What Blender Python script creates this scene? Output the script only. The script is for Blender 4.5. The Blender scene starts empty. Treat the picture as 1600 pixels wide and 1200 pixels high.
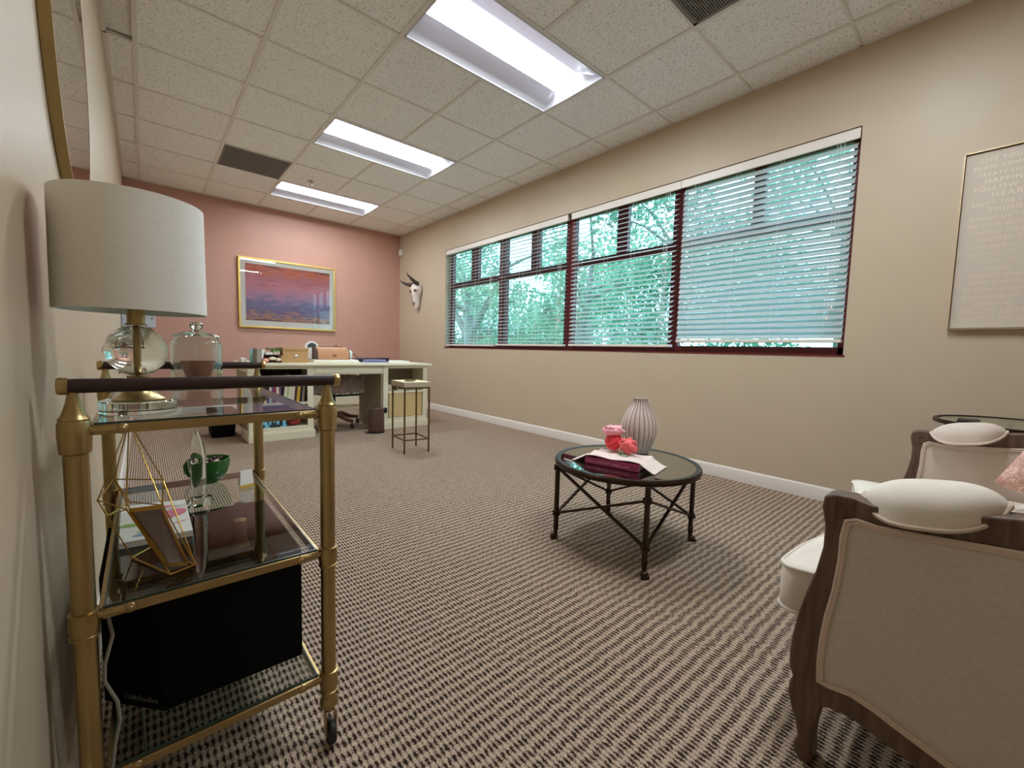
import bpy, bmesh, math, random
from mathutils import Vector, Matrix
random.seed(7)
PI = math.pi
COL = bpy.context.scene.collection
scene = bpy.context.scene

# ------------------------------------------------------------------ materials
def nt(name):
    m = bpy.data.materials.new(name); m.use_nodes = True
    n = m.node_tree; n.nodes.clear()
    out = n.nodes.new('ShaderNodeOutputMaterial')
    return m, n, out
def lin(c):
    return tuple(((v/255)/12.92 if v/255 <= .04045 else ((v/255+.055)/1.055)**2.4) for v in c) + (1,)
def mat(name, rgb, rough=.5, metal=0, var=0.0, vscale=30, bump=0.0, bscale=200, spec=.5, trans=0, coat=0, ior=1.45, stretch=None, sheen=0, aniso=0):
    m, n, out = nt(name)
    b = n.nodes.new('ShaderNodeBsdfPrincipled'); n.links.new(b.outputs[0], out.inputs[0])
    b.inputs['Base Color'].default_value = lin(rgb); b.inputs['Roughness'].default_value = rough
    b.inputs['Metallic'].default_value = metal; b.inputs['Specular IOR Level'].default_value = spec
    b.inputs['Transmission Weight'].default_value = trans; b.inputs['Coat Weight'].default_value = coat
    b.inputs['IOR'].default_value = ior; b.inputs['Sheen Weight'].default_value = sheen
    tc = n.nodes.new('ShaderNodeTexCoord'); mp = n.nodes.new('ShaderNodeMapping')
    n.links.new(tc.outputs['Object'], mp.inputs[0])
    if stretch: mp.inputs['Scale'].default_value = stretch
    if var:
        t = n.nodes.new('ShaderNodeTexNoise'); t.inputs['Scale'].default_value = vscale; t.inputs['Detail'].default_value = 6
        n.links.new(mp.outputs[0], t.inputs[0])
        r = n.nodes.new('ShaderNodeMapRange'); r.inputs[1].default_value = .3; r.inputs[2].default_value = .7
        r.inputs[3].default_value = 1-var; r.inputs[4].default_value = 1+var
        n.links.new(t.outputs[0], r.inputs[0])
        h = n.nodes.new('ShaderNodeHueSaturation'); h.inputs['Color'].default_value = lin(rgb)
        n.links.new(r.outputs[0], h.inputs['Value']); n.links.new(h.outputs[0], b.inputs['Base Color'])
    if bump:
        t = n.nodes.new('ShaderNodeTexNoise'); t.inputs['Scale'].default_value = bscale; t.inputs['Detail'].default_value = 3
        n.links.new(mp.outputs[0], t.inputs[0])
        u = n.nodes.new('ShaderNodeBump'); u.inputs['Strength'].default_value = bump; u.inputs['Distance'].default_value = .002
        n.links.new(t.outputs[0], u.inputs['Height']); n.links.new(u.outputs[0], b.inputs['Normal'])
    return m
def math_node(n, op, a, b=None, c=None):
    k = n.nodes.new('ShaderNodeMath'); k.operation = op
    for i, v in enumerate((a, b, c)):
        if v is None: continue
        if isinstance(v, (int, float)): k.inputs[i].default_value = v
        else: n.links.new(v, k.inputs[i])
    return k.outputs[0]
def emis(name, rgb, s):
    m, n, out = nt(name); e = n.nodes.new('ShaderNodeEmission'); e.inputs[0].default_value = lin(rgb); e.inputs[1].default_value = s
    n.links.new(e.outputs[0], out.inputs[0]); return m
def glassmat(name, rgb=(255,255,255), ior=1.5, rough=0.0):
    m, n, out = nt(name); g = n.nodes.new('ShaderNodeBsdfGlass'); g.inputs[0].default_value = lin(rgb)
    g.inputs['IOR'].default_value = ior; g.inputs['Roughness'].default_value = rough
    n.links.new(g.outputs[0], out.inputs[0]); return m
def panemat(name, tint, refl=.12, fk=.8):
    # thin sheet glass: straight-through tint with a fresnel reflection
    m, n, out = nt(name)
    t = n.nodes.new('ShaderNodeBsdfTransparent'); t.inputs[0].default_value = lin(tint)
    g = n.nodes.new('ShaderNodeBsdfGlossy'); g.inputs['Roughness'].default_value = 0.01; g.inputs[0].default_value = (1,1,1,1)
    f = n.nodes.new('ShaderNodeLayerWeight'); f.inputs[0].default_value = .35
    v = math_node(n, 'ADD', math_node(n, 'MULTIPLY', f.outputs['Fresnel'], fk), refl)
    v = math_node(n, 'MINIMUM', v, .9)
    mx = n.nodes.new('ShaderNodeMixShader'); n.links.new(v, mx.inputs[0]); n.links.new(t.outputs[0], mx.inputs[1]); n.links.new(g.outputs[0], mx.inputs[2])
    n.links.new(mx.outputs[0], out.inputs[0]); return m

def carpet_mat():
    m, n, out = nt('carpet')
    b = n.nodes.new('ShaderNodeBsdfPrincipled'); n.links.new(b.outputs[0], out.inputs[0])
    b.inputs['Roughness'].default_value = .95; b.inputs['Specular IOR Level'].default_value = .1
    tc = n.nodes.new('ShaderNodeTexCoord'); sp = n.nodes.new('ShaderNodeSeparateXYZ')
    # small wobble
    nz = n.nodes.new('ShaderNodeTexNoise'); nz.inputs['Scale'].default_value = 110; nz.inputs['Detail'].default_value = 2
    n.links.new(tc.outputs['Object'], nz.inputs[0])
    sub = n.nodes.new('ShaderNodeVectorMath'); sub.operation = 'SUBTRACT'; sub.inputs[1].default_value = (.5,.5,.5)
    n.links.new(nz.outputs['Color'], sub.inputs[0])
    sc = n.nodes.new('ShaderNodeVectorMath'); sc.operation = 'SCALE'; sc.inputs['Scale'].default_value = .010
    n.links.new(sub.outputs[0], sc.inputs[0])
    ad = n.nodes.new('ShaderNodeVectorMath'); n.links.new(tc.outputs['Object'], ad.inputs[0]); n.links.new(sc.outputs[0], ad.inputs[1])
    n.links.new(ad.outputs[0], sp.inputs[0])
    X, Y = sp.outputs[0], sp.outputs[1]
    wn = n.nodes.new('ShaderNodeTexWhiteNoise'); wn.noise_dimensions = '1D'; n.links.new(math_node(n, 'FLOOR', math_node(n, 'ADD', math_node(n, 'DIVIDE', X, .0128), .75)), wn.inputs['W'])
    row = math_node(n, 'SINE', math_node(n, 'ADD', math_node(n, 'MULTIPLY', Y, 2*PI/.0325), math_node(n, 'MULTIPLY', wn.outputs['Value'], 1.5)))
    col = math_node(n, 'SINE', math_node(n, 'MULTIPLY', X, 2*PI/.0128))
    rowp = n.nodes.new('ShaderNodeMapRange'); rowp.inputs[1].default_value = -.9; rowp.inputs[2].default_value = .9; rowp.interpolation_type = 'SMOOTHSTEP'
    n.links.new(row, rowp.inputs[0])
    colp = n.nodes.new('ShaderNodeMapRange'); colp.inputs[1].default_value = -.3; colp.inputs[2].default_value = .9
    colp.inputs[3].default_value = .26; colp.inputs[4].default_value = 1.0
    n.links.new(col, colp.inputs[0])
    dark = math_node(n, 'MULTIPLY', rowp.outputs[0], colp.outputs[0])
    fz = n.nodes.new('ShaderNodeTexNoise'); fz.inputs['Scale'].default_value = 260; fz.inputs['Detail'].default_value = 3
    n.links.new(tc.outputs['Object'], fz.inputs[0])
    fzr = n.nodes.new('ShaderNodeMapRange'); fzr.inputs[1].default_value = .3; fzr.inputs[2].default_value = .7; fzr.inputs[3].default_value = -.34; fzr.inputs[4].default_value = .34
    n.links.new(fz.outputs[0], fzr.inputs[0])
    colonly = math_node(n, 'MULTIPLY', math_node(n, 'SUBTRACT', colp.outputs[0], .3), .45)
    dark = math_node(n, 'ADD', math_node(n, 'ADD', dark, fzr.outputs[0]), colonly)
    cr = n.nodes.new('ShaderNodeValToRGB'); n.links.new(dark, cr.inputs[0])
    e = cr.color_ramp.elements
    e[0].position = 0; e[0].color = lin((198,174,152)); e[1].position = 1.0; e[1].color = lin((48,34,28))
    k = e.new(.40); k.color = lin((128,108,93))
    n.links.new(cr.outputs[0], b.inputs['Base Color'])
    u = n.nodes.new('ShaderNodeBump'); u.invert = True; u.inputs['Strength'].default_value = .6; u.inputs['Distance'].default_value = .004
    n.links.new(dark, u.inputs['Height']); n.links.new(u.outputs[0], b.inputs['Normal'])
    return m
def tile_mat():
    m, n, out = nt('ceiling_tile')
    b = n.nodes.new('ShaderNodeBsdfPrincipled'); n.links.new(b.outputs[0], out.inputs[0])
    b.inputs['Roughness'].default_value = .95; b.inputs['Specular IOR Level'].default_value = .1
    tc = n.nodes.new('ShaderNodeTexCoord')
    nz = n.nodes.new('ShaderNodeTexNoise'); nz.inputs['Scale'].default_value = 95; nz.inputs['Detail'].default_value = 4; nz.inputs['Distortion'].default_value = 1.2
    n.links.new(tc.outputs['Object'], nz.inputs[0])
    cr = n.nodes.new('ShaderNodeValToRGB'); n.links.new(nz.outputs[0], cr.inputs[0])
    e = cr.color_ramp.elements; e[0].position = .33; e[0].color = lin((184,180,172)); e[1].position = .45; e[1].color = lin((246,244,240))
    n.links.new(cr.outputs[0], b.inputs['Base Color'])
    u = n.nodes.new('ShaderNodeBump'); u.inputs['Strength'].default_value = .5; u.inputs['Distance'].default_value = .003
    n.links.new(cr.outputs[0], u.inputs['Height']); n.links.new(u.outputs[0], b.inputs['Normal'])
    return m
def painting_mat(x0, x1, z0, z1):
    m, n, out = nt('abstract_painting')
    b = n.nodes.new('ShaderNodeBsdfPrincipled'); n.links.new(b.outputs[0], out.inputs[0]); b.inputs['Roughness'].default_value = .5
    tc = n.nodes.new('ShaderNodeTexCoord'); mp = n.nodes.new('ShaderNodeMapping'); n.links.new(tc.outputs['Generated'], mp.inputs[0])
    sp = n.nodes.new('ShaderNodeSeparateXYZ'); n.links.new(mp.outputs[0], sp.inputs[0])
    mp2 = n.nodes.new('ShaderNodeMapping'); mp2.inputs['Scale'].default_value = (3,1,9); n.links.new(tc.outputs['Generated'], mp2.inputs[0])
    nz = n.nodes.new('ShaderNodeTexNoise'); nz.inputs['Scale'].default_value = 2.2; nz.inputs['Detail'].default_value = 8; nz.inputs['Roughness'].default_value = .65
    n.links.new(mp2.outputs[0], nz.inputs[0])
    nr = math_node(n, 'MULTIPLY', math_node(n, 'SUBTRACT', nz.outputs[0], .5), .75)
    v = math_node(n, 'ADD', sp.outputs[2], nr)
    cr = n.nodes.new('ShaderNodeValToRGB'); n.links.new(v, cr.inputs[0]); e = cr.color_ramp.elements
    e[0].position = 0; e[0].color = lin((84,66,84)); e[1].position = 1; e[1].color = lin((150,92,92))
    for p, c in ((.12,(206,150,124)),(.22,(128,116,154)),(.34,(140,134,172)),(.46,(188,150,178)),(.62,(220,150,164)),(.78,(200,128,136)),(.9,(228,130,92))):
        k = e.new(p); k.color = lin(c)
    wv = n.nodes.new('ShaderNodeTexNoise'); wv.inputs['Scale'].default_value = 26; wv.inputs['Detail'].default_value = 5; n.links.new(mp2.outputs[0], wv.inputs[0])
    h = n.nodes.new('ShaderNodeHueSaturation'); n.links.new(cr.outputs[0], h.inputs['Color'])
    r = n.nodes.new('ShaderNodeMapRange'); r.inputs[1].default_value = .3; r.inputs[2].default_value = .7; r.inputs[3].default_value = .72; r.inputs[4].default_value = 1.28
    n.links.new(wv.outputs[0], r.inputs[0]); n.links.new(r.outputs[0], h.inputs['Value'])
    n.links.new(h.outputs[0], b.inputs['Base Color'])
    return m
def damask_mat():
    m, n, out = nt('pink_damask')
    b = n.nodes.new('ShaderNodeBsdfPrincipled'); n.links.new(b.outputs[0], out.inputs[0]); b.inputs['Roughness'].default_value = .9
    tc = n.nodes.new('ShaderNodeTexCoord')
    nz = n.nodes.new('ShaderNodeTexNoise'); nz.inputs['Scale'].default_value = 24; nz.inputs['Detail'].default_value = 1; nz.inputs['Distortion'].default_value = 2.5
    n.links.new(tc.outputs['Object'], nz.inputs[0])
    cr = n.nodes.new('ShaderNodeValToRGB'); n.links.new(nz.outputs[0], cr.inputs[0]); e = cr.color_ramp.elements
    e[0].position = .48; e[0].color = lin((196,150,138)); e[1].position = .52; e[1].color = lin((228,196,184))
    k = e.new(.56); k.color = lin((228,196,184)); k = e.new(.6); k.color = lin((196,150,138))
    n.links.new(cr.outputs[0], b.inputs['Base Color']); return m
def wood_mat(name, c1, c2):
    m, n, out = nt(name)
    b = n.nodes.new('ShaderNodeBsdfPrincipled'); n.links.new(b.outputs[0], out.inputs[0]); b.inputs['Roughness'].default_value = .55
    tc = n.nodes.new('ShaderNodeTexCoord'); mp = n.nodes.new('ShaderNodeMapping'); mp.inputs['Scale'].default_value = (60,60,7); n.links.new(tc.outputs['Object'], mp.inputs[0])
    nz = n.nodes.new('ShaderNodeTexNoise'); nz.inputs['Scale'].default_value = 1.2; nz.inputs['Detail'].default_value = 6; n.links.new(mp.outputs[0], nz.inputs[0])
    cr = n.nodes.new('ShaderNodeValToRGB'); n.links.new(nz.outputs[0], cr.inputs[0]); e = cr.color_ramp.elements
    e[0].position = .3; e[0].color = lin(c1); e[1].position = .7; e[1].color = lin(c2)
    n.links.new(cr.outputs[0], b.inputs['Base Color'])
    u = n.nodes.new('ShaderNodeBump'); u.inputs['Strength'].default_value = .3; u.inputs['Distance'].default_value = .001
    n.links.new(nz.outputs[0], u.inputs['Height']); n.links.new(u.outputs[0], b.inputs['Normal'])
    return m
def leaf_mat(name, c1, c2):
    m, n, out = nt(name)
    d = n.nodes.new('ShaderNodeBsdfDiffuse'); t = n.nodes.new('ShaderNodeBsdfTranslucent'); mx = n.nodes.new('ShaderNodeMixShader'); mx.inputs[0].default_value = .45
    tc = n.nodes.new('ShaderNodeTexCoord'); nz = n.nodes.new('ShaderNodeTexNoise'); nz.inputs['Scale'].default_value = 2.5; nz.inputs['Detail'].default_value = 5
    n.links.new(tc.outputs['Object'], nz.inputs[0]); cr = n.nodes.new('ShaderNodeValToRGB'); n.links.new(nz.outputs[0], cr.inputs[0]); e = cr.color_ramp.elements
    e[0].position = .3; e[0].color = lin(c1); e[1].position = .7; e[1].color = lin(c2)
    n.links.new(cr.outputs[0], d.inputs[0]); n.links.new(cr.outputs[0], t.inputs[0])
    n.links.new(d.outputs[0], mx.inputs[1]); n.links.new(t.outputs[0], mx.inputs[2]); n.links.new(mx.outputs[0], out.inputs[0]); return m
def slat_mat():
    m, n, out = nt('blind_slat')
    d = n.nodes.new('ShaderNodeBsdfPrincipled'); d.inputs['Base Color'].default_value = lin((206,208,206)); d.inputs['Roughness'].default_value = .45
    t = n.nodes.new('ShaderNodeBsdfTranslucent'); t.inputs[0].default_value = lin((206,224,230)); mx = n.nodes.new('ShaderNodeMixShader'); mx.inputs[0].default_value = .42
    n.links.new(d.outputs[0], mx.inputs[1]); n.links.new(t.outputs[0], mx.inputs[2]); n.links.new(mx.outputs[0], out.inputs[0]); return m

M = dict(
 wall=mat('tan_wall_paint', (195,177,153), .40, var=.02, vscale=4, bump=.22, bscale=260, spec=.35),
 pink=mat('rose_wall_paint', (192,146,131), .45, var=.02, vscale=4, bump=.2, bscale=260, spec=.35),
 trim=mat('white_trim_paint', (222,212,204), .35),
 carpet=carpet_mat(), tile=tile_mat(), tbar=mat('ceiling_grid_metal', (226,220,212), .5),
 troffer=mat('troffer_white_enamel', (206,206,212), .45), lens=emis('fluorescent_lens', (239,249,255), 31.0), lensside=emis('fluorescent_lens_side', (240,236,255), 1.3),
 ventg=mat('vent_grille_metal', (128,122,114), .6), ventd=mat('vent_dark', (70,66,62), .8),
 brass=mat('antique_brass', (174,150,104), .34, metal=1, var=.08, vscale=12, stretch=(1,1,1)), brassl=mat('polished_brass', (186,160,112), .28, metal=1),
 gold=mat('gold_wire', (190,148,72), .28, metal=1), goldframe=mat('gold_leaf_frame', (224,188,104), .38, metal=.75),
 leather=mat('dark_brown_leather', (52,32,30), .38, var=.1, vscale=60, bump=.3, bscale=500),
 cartglass=panemat('clear_shelf_glass', (220,230,226), .045, .7), glassedge=mat('glass_edge_green', (52,66,60), .2),
 mirror=mat('silvered_mirror', (226,226,226), .01, metal=1), tablemirror=mat('tinted_table_mirror', (168,172,168), .02, metal=1),
 shade=mat('grey_linen_shade', (240,238,232), .9, var=.04, vscale=300, bump=.25, bscale=900), shadein=mat('shade_lining', (190,196,186), .9),
 crystal=glassmat('crystal', (250,252,250), 1.52), jarglass=glassmat('jar_glass', (246,250,248), 1.45), 
 black=mat('matte_black', (16,15,16), .6), blackb=mat('black_card', (10,9,9), .75, spec=.15), rubber=mat('black_rubber', (22,22,22), .5),
 greyink=mat('grey_print', (120,118,116), .6), white=mat('white_paper', (236,232,226), .7), cord=mat('grey_cord', (136,132,124), .5),
 terracotta=mat('terracotta_glaze', (176,104,84), .4, var=.12, vscale=25), green=mat('green_stoneware', (56,110,52), .22, var=.06, vscale=20),
 candyd=mat('dark_candy', (56,22,24), .2), candyl=mat('cream_candy', (220,196,180), .3), foil=mat('gold_foil', (206,166,112), .35, metal=.8, bump=.5, bscale=120),
 darkglass=mat('dark_green_bottle_glass', (18,36,32), .08, coat=.5), teal=mat('teal_foil', (40,84,84), .35, metal=.4),
 mauvepanel=mat('mauve_panel', (128,114,108), .35, metal=.2), pinkprint=mat('pink_print', (222,128,146), .7), greenprint=mat('green_print', (156,188,110), .7), blueprint=mat('blue_print', (138,168,206), .7),
 redframe=mat('maroon_window_frame', (104,32,34), .4), pane=panemat('tinted_window_glass', (164,216,224), .0, .22), slat=slat_mat(), valance=mat('blind_valance', (232,222,212), .4),
 linen=mat('cream_linen', (206,190,176), .92, var=.05, vscale=220, bump=.25, bscale=600, sheen=.2), linenw=mat('white_cushion_linen', (226,216,202), .92, var=.02, vscale=150, bump=.2, bscale=500),
 linenp=mat('grey_beige_linen', (202,192,182), .92, var=.05, vscale=120, bump=.25, bscale=700, sheen=.2), welt=mat('welt_cord', (208,188,172), .9),
 oak=wood_mat('weathered_oak', (74,52,38), (116,90,70)), damask=damask_mat(),
 bronze=mat('dark_bronze', (66,50,38), .38, metal=.85, var=.15, vscale=40), vase=mat('cream_porcelain', (222,206,196), .18, coat=.4), vaseline=mat('plum_line', (110,76,84), .4),
 bookp=mat('raspberry_cover', (158,52,88), .45), booktext=mat('pale_pink_ink', (222,160,176), .6), cloth=mat('pale_pink_napkin', (232,212,204), .9, var=.04, vscale=60, bump=.3, bscale=300),
 coral=mat('coral_fabric_flower', (236,76,88), .8, var=.15, vscale=30), coral2=mat('salmon_fabric_flower', (240,112,112), .8, var=.12, vscale=30), tulle=mat('pale_pink_tulle', (240,170,178), .9, var=.08, vscale=60), leafg=mat('green_fabric_leaf', (60,120,56), .7),
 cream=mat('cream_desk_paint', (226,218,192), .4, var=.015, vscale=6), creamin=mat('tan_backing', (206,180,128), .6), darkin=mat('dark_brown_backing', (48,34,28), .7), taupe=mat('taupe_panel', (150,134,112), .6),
 kraft=mat('kraft_board', (184,144,98), .7), nickel=mat('nickel_pull', (210,208,204), .25, metal=1), tanwood=mat('tan_leather', (186,134,94), .5, var=.06, vscale=8), brownwood=mat('dark_walnut', (96,66,52), .5),
 navy=mat('navy_binder', (70,76,128), .4), lilac=mat('lilac_paper', (170,168,214), .6), fur=mat('brown_fur', (120,98,84), 1, var=.25, vscale=45, bump=1, bscale=250, sheen=.5),
 bin=mat('bronze_steel_bin', (112,92,86), .3, metal=.7), tanleather=mat('taupe_stool_leather', (178,162,140), .6), stooltop=mat('cream_stool_top', (226,206,168), .6), darkbrass=mat('dark_brass_tube', (112,88,52), .4, metal=.8),
 lightblue=mat('light_blue_letters', (124,190,212), .5), slate=mat('slate_blue_board', (52,66,74), .7), red=mat('red_cloth', (160,46,46), .7), marine=mat('marine_cloth', (40,56,84), .7),
 bone=mat('bleached_bone', (226,214,206), .7, var=.08, vscale=30, bump=.4, bscale=60), horn=mat('dark_horn', (70,58,52), .4, var=.3, vscale=50), bonedark=mat('bone_socket', (96,78,62), .8),
 signbg=mat('blush_canvas', (206,192,176), .75), foiltxt=mat('rose_foil_letters', (232,214,190), .35, metal=.2), whitepl=mat('white_plastic', (228,226,222), .35), bluegrey=mat('blue_grey_enamel', (188,192,202), .35),
 bark=mat('tree_bark', (132,128,122), .9, var=.2, vscale=8, bump=.6, bscale=20), leaf1=leaf_mat('leaf_bright', (96,140,112), (164,200,168)), leaf2=leaf_mat('leaf_mid', (76,118,98), (140,178,150)), leaf3=leaf_mat('leaf_pale', (110,146,124), (180,206,180)),
 grass=mat('grass_lawn', (110,150,90), .95, var=.3, vscale=3), lblue=mat('pale_aqua_card', (140,196,200), .6), salmonp=mat('peach_tissue', (228,164,136), .8), olive=mat('olive_card', (96,108,70), .7), lime=mat('lime_card', (160,206,130), .7), greyp=mat('grey_card', (150,140,130), .7), coil=mat('dark_cable', (36,30,30), .5),
 bookyellow=mat('yellow_cover', (206,168,60), .6), bookbrown=mat('brown_cover', (70,36,34), .6), bookblack=mat('black_cover', (24,20,24), .6), bookred=mat('red_cover', (140,52,52), .6), bookpurple=mat('purple_cover', (120,70,110), .6), bookcream=mat('cream_cover', (220,208,188), .7), photo=mat('plum_photo', (120,40,60), .3, var=.5, vscale=20), photog=mat('grey_photo', (110,104,104), .4, var=.2, vscale=20),
)

# ------------------------------------------------------------------ mesh helpers (all in world coordinates)
ORG = {}
class MB:
    def __init__(s): s.v = []; s.f = []; s.m = []; s.cur = 0; s.sm = []
    def add(s, vs, fs, smooth=False):
        o = len(s.v); s.v += [Vector(p) for p in vs]
        for f in fs: s.f.append([i+o for i in f]); s.m.append(s.cur); s.sm.append(smooth)
        return s
    def box(s, x0, x1, y0, y1, z0, z1):
        return s.add([(x0,y0,z0),(x1,y0,z0),(x1,y1,z0),(x0,y1,z0),(x0,y0,z1),(x1,y0,z1),(x1,y1,z1),(x0,y1,z1)],
                     [(0,3,2,1),(4,5,6,7),(0,1,5,4),(1,2,6,5),(2,3,7,6),(3,0,4,7)])
    def obox(s, c, ax, ay, az):
        c = Vector(c); ax, ay, az = Vector(ax), Vector(ay), Vector(az)
        vs = [c+sx*ax+sy*ay+sz*az for sz in (-1,1) for sx, sy in ((-1,-1),(1,-1),(1,1),(-1,1))]
        return s.add(vs, [(0,3,2,1),(4,5,6,7),(0,1,5,4),(1,2,6,5),(2,3,7,6),(3,0,4,7)])
    def bar(s, a, b, w, h=None):
        a, b = Vector(a), Vector(b); d = (b-a); L = d.length; d.normalize()
        up = Vector((0,0,1)) if abs(d.z) < .95 else Vector((0,1,0))
        r = d.cross(up).normalized(); u = r.cross(d)
        return s.obox((a+b)/2, d*L/2, r*w/2, u*(h or w)/2)
    def tube(s, pts, r, n=10, closed=False, caps=True):
        pts = [Vector(p) for p in pts]; N = len(pts); rr = r if isinstance(r, (list, tuple)) else [r]*N
        rings = []; prev = None
        for i, p in enumerate(pts):
            if closed: t = pts[(i+1) % N]-pts[i-1]
            else: t = pts[min(i+1,N-1)]-pts[max(i-1,0)]
            t.normalize()
            if prev is None:
                up = Vector((0,0,1)) if abs(t.z) < .9 else Vector((1,0,0))
                a = t.cross(up).normalized()
            else: a = (prev - t*prev.dot(t)).normalized()
            prev = a; b = t.cross(a)
            rings.append([p+rr[i]*(math.cos(2*PI*k/n)*a+math.sin(2*PI*k/n)*b) for k in range(n)])
        vs = [q for g in rings for q in g]; fs = []
        for i in range(N if closed else N-1):
            j = (i+1) % N
            for k in range(n): fs.append((i*n+k, i*n+(k+1)%n, j*n+(k+1)%n, j*n+k))
        s.add(vs, fs, True)
        if caps and not closed:
            s.add(rings[0], [tuple(range(n))[::-1]]); s.add(rings[-1], [tuple(range(n))])
        return s
    def lathe(s, prof, c, n=40, axis='z', flat=False, rib=0, ribn=0):
        cx, cy, cz = c; vs = []; 
        for (r, h) in prof:
            for k in range(n):
                a = 2*PI*k/n; q = r*(1+rib*math.cos(ribn*a)) if ribn else r
                if axis == 'z': vs.append((cx+q*math.cos(a), cy+q*math.sin(a), cz+h))
                elif axis == 'y': vs.append((cx+q*math.cos(a), cy+h, cz+q*math.sin(a)))
                else: vs.append((cx+h, cy+q*math.cos(a), cz+q*math.sin(a)))
        fs = []
        for i in range(len(prof)-1):
            for k in range(n): 
                f = (i*n+k, i*n+(k+1)%n, (i+1)*n+(k+1)%n, (i+1)*n+k); fs.append(f)
        s.add(vs, fs, not flat)
        return s
    def prism(s, poly, axis, a, b):
        # poly in the two remaining axes (x->(y,z), y->(x,z), z->(x,y)), extruded a..b
        def P(p, t):
            return (t,p[0],p[1]) if axis == 'x' else ((p[0],t,p[1]) if axis == 'y' else (p[0],p[1],t))
        n = len(poly); vs = [P(p,a) for p in poly]+[P(p,b) for p in poly]
        fs = [tuple(range(n))[::-1], tuple(range(n,2*n))]+[(i,(i+1)%n,n+(i+1)%n,n+i) for i in range(n)]
        return s.add(vs, fs)
    def ball(s, c, r, n=12, m=8, sq=(1,1,1)):
        vs = []; fs = []
        for i in range(1, m):
            for k in range(n):
                t = PI*i/m; a = 2*PI*k/n
                vs.append((c[0]+sq[0]*r*math.sin(t)*math.cos(a), c[1]+sq[1]*r*math.sin(t)*math.sin(a), c[2]+sq[2]*r*math.cos(t)))
        vs.append((c[0],c[1],c[2]+sq[2]*r)); vs.append((c[0],c[1],c[2]-sq[2]*r)); T = len(vs)-2
        for i in range(m-2):
            for k in range(n): fs.append((i*n+k, (i+1)*n+k, (i+1)*n+(k+1)%n, i*n+(k+1)%n))
        for k in range(n): fs.append((T, k, (k+1)%n)); fs.append((T+1, (m-2)*n+(k+1)%n, (m-2)*n+k))
        return s.add(vs, fs, True)
    def build(s, name, mats, parent=None, org=None, bevel=0, sub=0, smooth_angle=40, allsmooth=False, fixn=True, seg=2):
        o_ = ORG[parent.name] if parent is not None else Vector(org if org is not None else (0,0,0))
        me = bpy.data.meshes.new(name); me.from_pydata([tuple(p-o_) for p in s.v], [], s.f)
        for mm in (mats if isinstance(mats, (list, tuple)) else [mats]): me.materials.append(M[mm] if isinstance(mm, str) else mm)
        for i, p in enumerate(me.polygons): p.material_index = s.m[i]; p.use_smooth = s.sm[i] or allsmooth
        if fixn:
            bm = bmesh.new(); bm.from_mesh(me); bmesh.ops.recalc_face_normals(bm, faces=bm.faces); bm.to_mesh(me); bm.free()
        me.set_sharp_from_angle(angle=math.radians(smooth_angle))
        ob = bpy.data.objects.new(name, me); COL.objects.link(ob)
        if parent is not None: ob.parent = parent
        else: ob.location = o_
        ORG[ob.name] = o_.copy()
        if bevel:
            b = ob.modifiers.new('bevel', 'BEVEL'); b.width = bevel; b.segments = seg; b.limit_method = 'ANGLE'; b.angle_limit = math.radians(40)
        if sub:
            b = ob.modifiers.new('sub', 'SUBSURF'); b.levels = sub; b.render_levels = sub
            for p in me.polygons: p.use_smooth = True
        return ob
def thing(name, label, cat, loc=(0,0,0), group=None):
    o = bpy.data.objects.new(name, None); COL.objects.link(o); o.location = loc; o.empty_display_size = .05
    o['label'] = label; o['category'] = cat
    if group: o['group'] = group
    ORG[o.name] = Vector(loc); return o
def tag(o, label, cat, group=None):
    o['label'] = label; o['category'] = cat
    if group: o['group'] = group
    return o
def struct(o, kind='structure'): o['kind'] = kind; return o
def part(o, label): o['label'] = label; return o
def dup(root, delta=None, loc=None, label=None, group=None):
    r = root.copy(); COL.objects.link(r); r.location = Vector(loc) if loc is not None else root.location+Vector(delta)
    if label: r['label'] = label
    if group: r['group'] = group
    ORG[r.name] = r.location.copy()
    for ch in list(root.children):
        c = ch.copy(); COL.objects.link(c); c.parent = r; ORG[c.name] = r.location.copy()
        for g in list(ch.children):
            d = g.copy(); COL.objects.link(d); d.parent = c; ORG[d.name] = r.location.copy()
    return r
def textmesh(name, lines, size, origin, xdir, ydir, material, parent, extr=.0004, font_space=1.0):
    """lines: [(text, x, y, size)]; origin + x*xdir + y*ydir ; joined in one mesh"""
    mb = MB(); xdir, ydir = Vector(xdir), Vector(ydir); zd = xdir.cross(ydir); O = Vector(origin)
    for (t, x, y, sz) in lines:
        cu = bpy.data.curves.new('t', 'FONT'); cu.body = t; cu.size = sz; cu.extrude = extr; cu.space_character = font_space; cu.resolution_u = 2
        ob = bpy.data.objects.new('t', cu); COL.objects.link(ob)
        dg = bpy.context.evaluated_depsgraph_get(); me = bpy.data.meshes.new_from_object(ob.evaluated_get(dg))
        vs = [O+(v.co.x+x)*xdir+(v.co.y+y)*ydir+v.co.z*zd for v in me.vertices]
        mb.add(vs, [tuple(p.vertices) for p in me.polygons])
        bpy.data.objects.remove(ob); bpy.data.curves.remove(cu); bpy.data.meshes.remove(me)
    return mb.build(name, material, parent, fixn=False)
def rot_z(p, c, a):
    x, y = p[0]-c[0], p[1]-c[1]; return (c[0]+x*math.cos(a)-y*math.sin(a), c[1]+x*math.sin(a)+y*math.cos(a), p[2])

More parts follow.
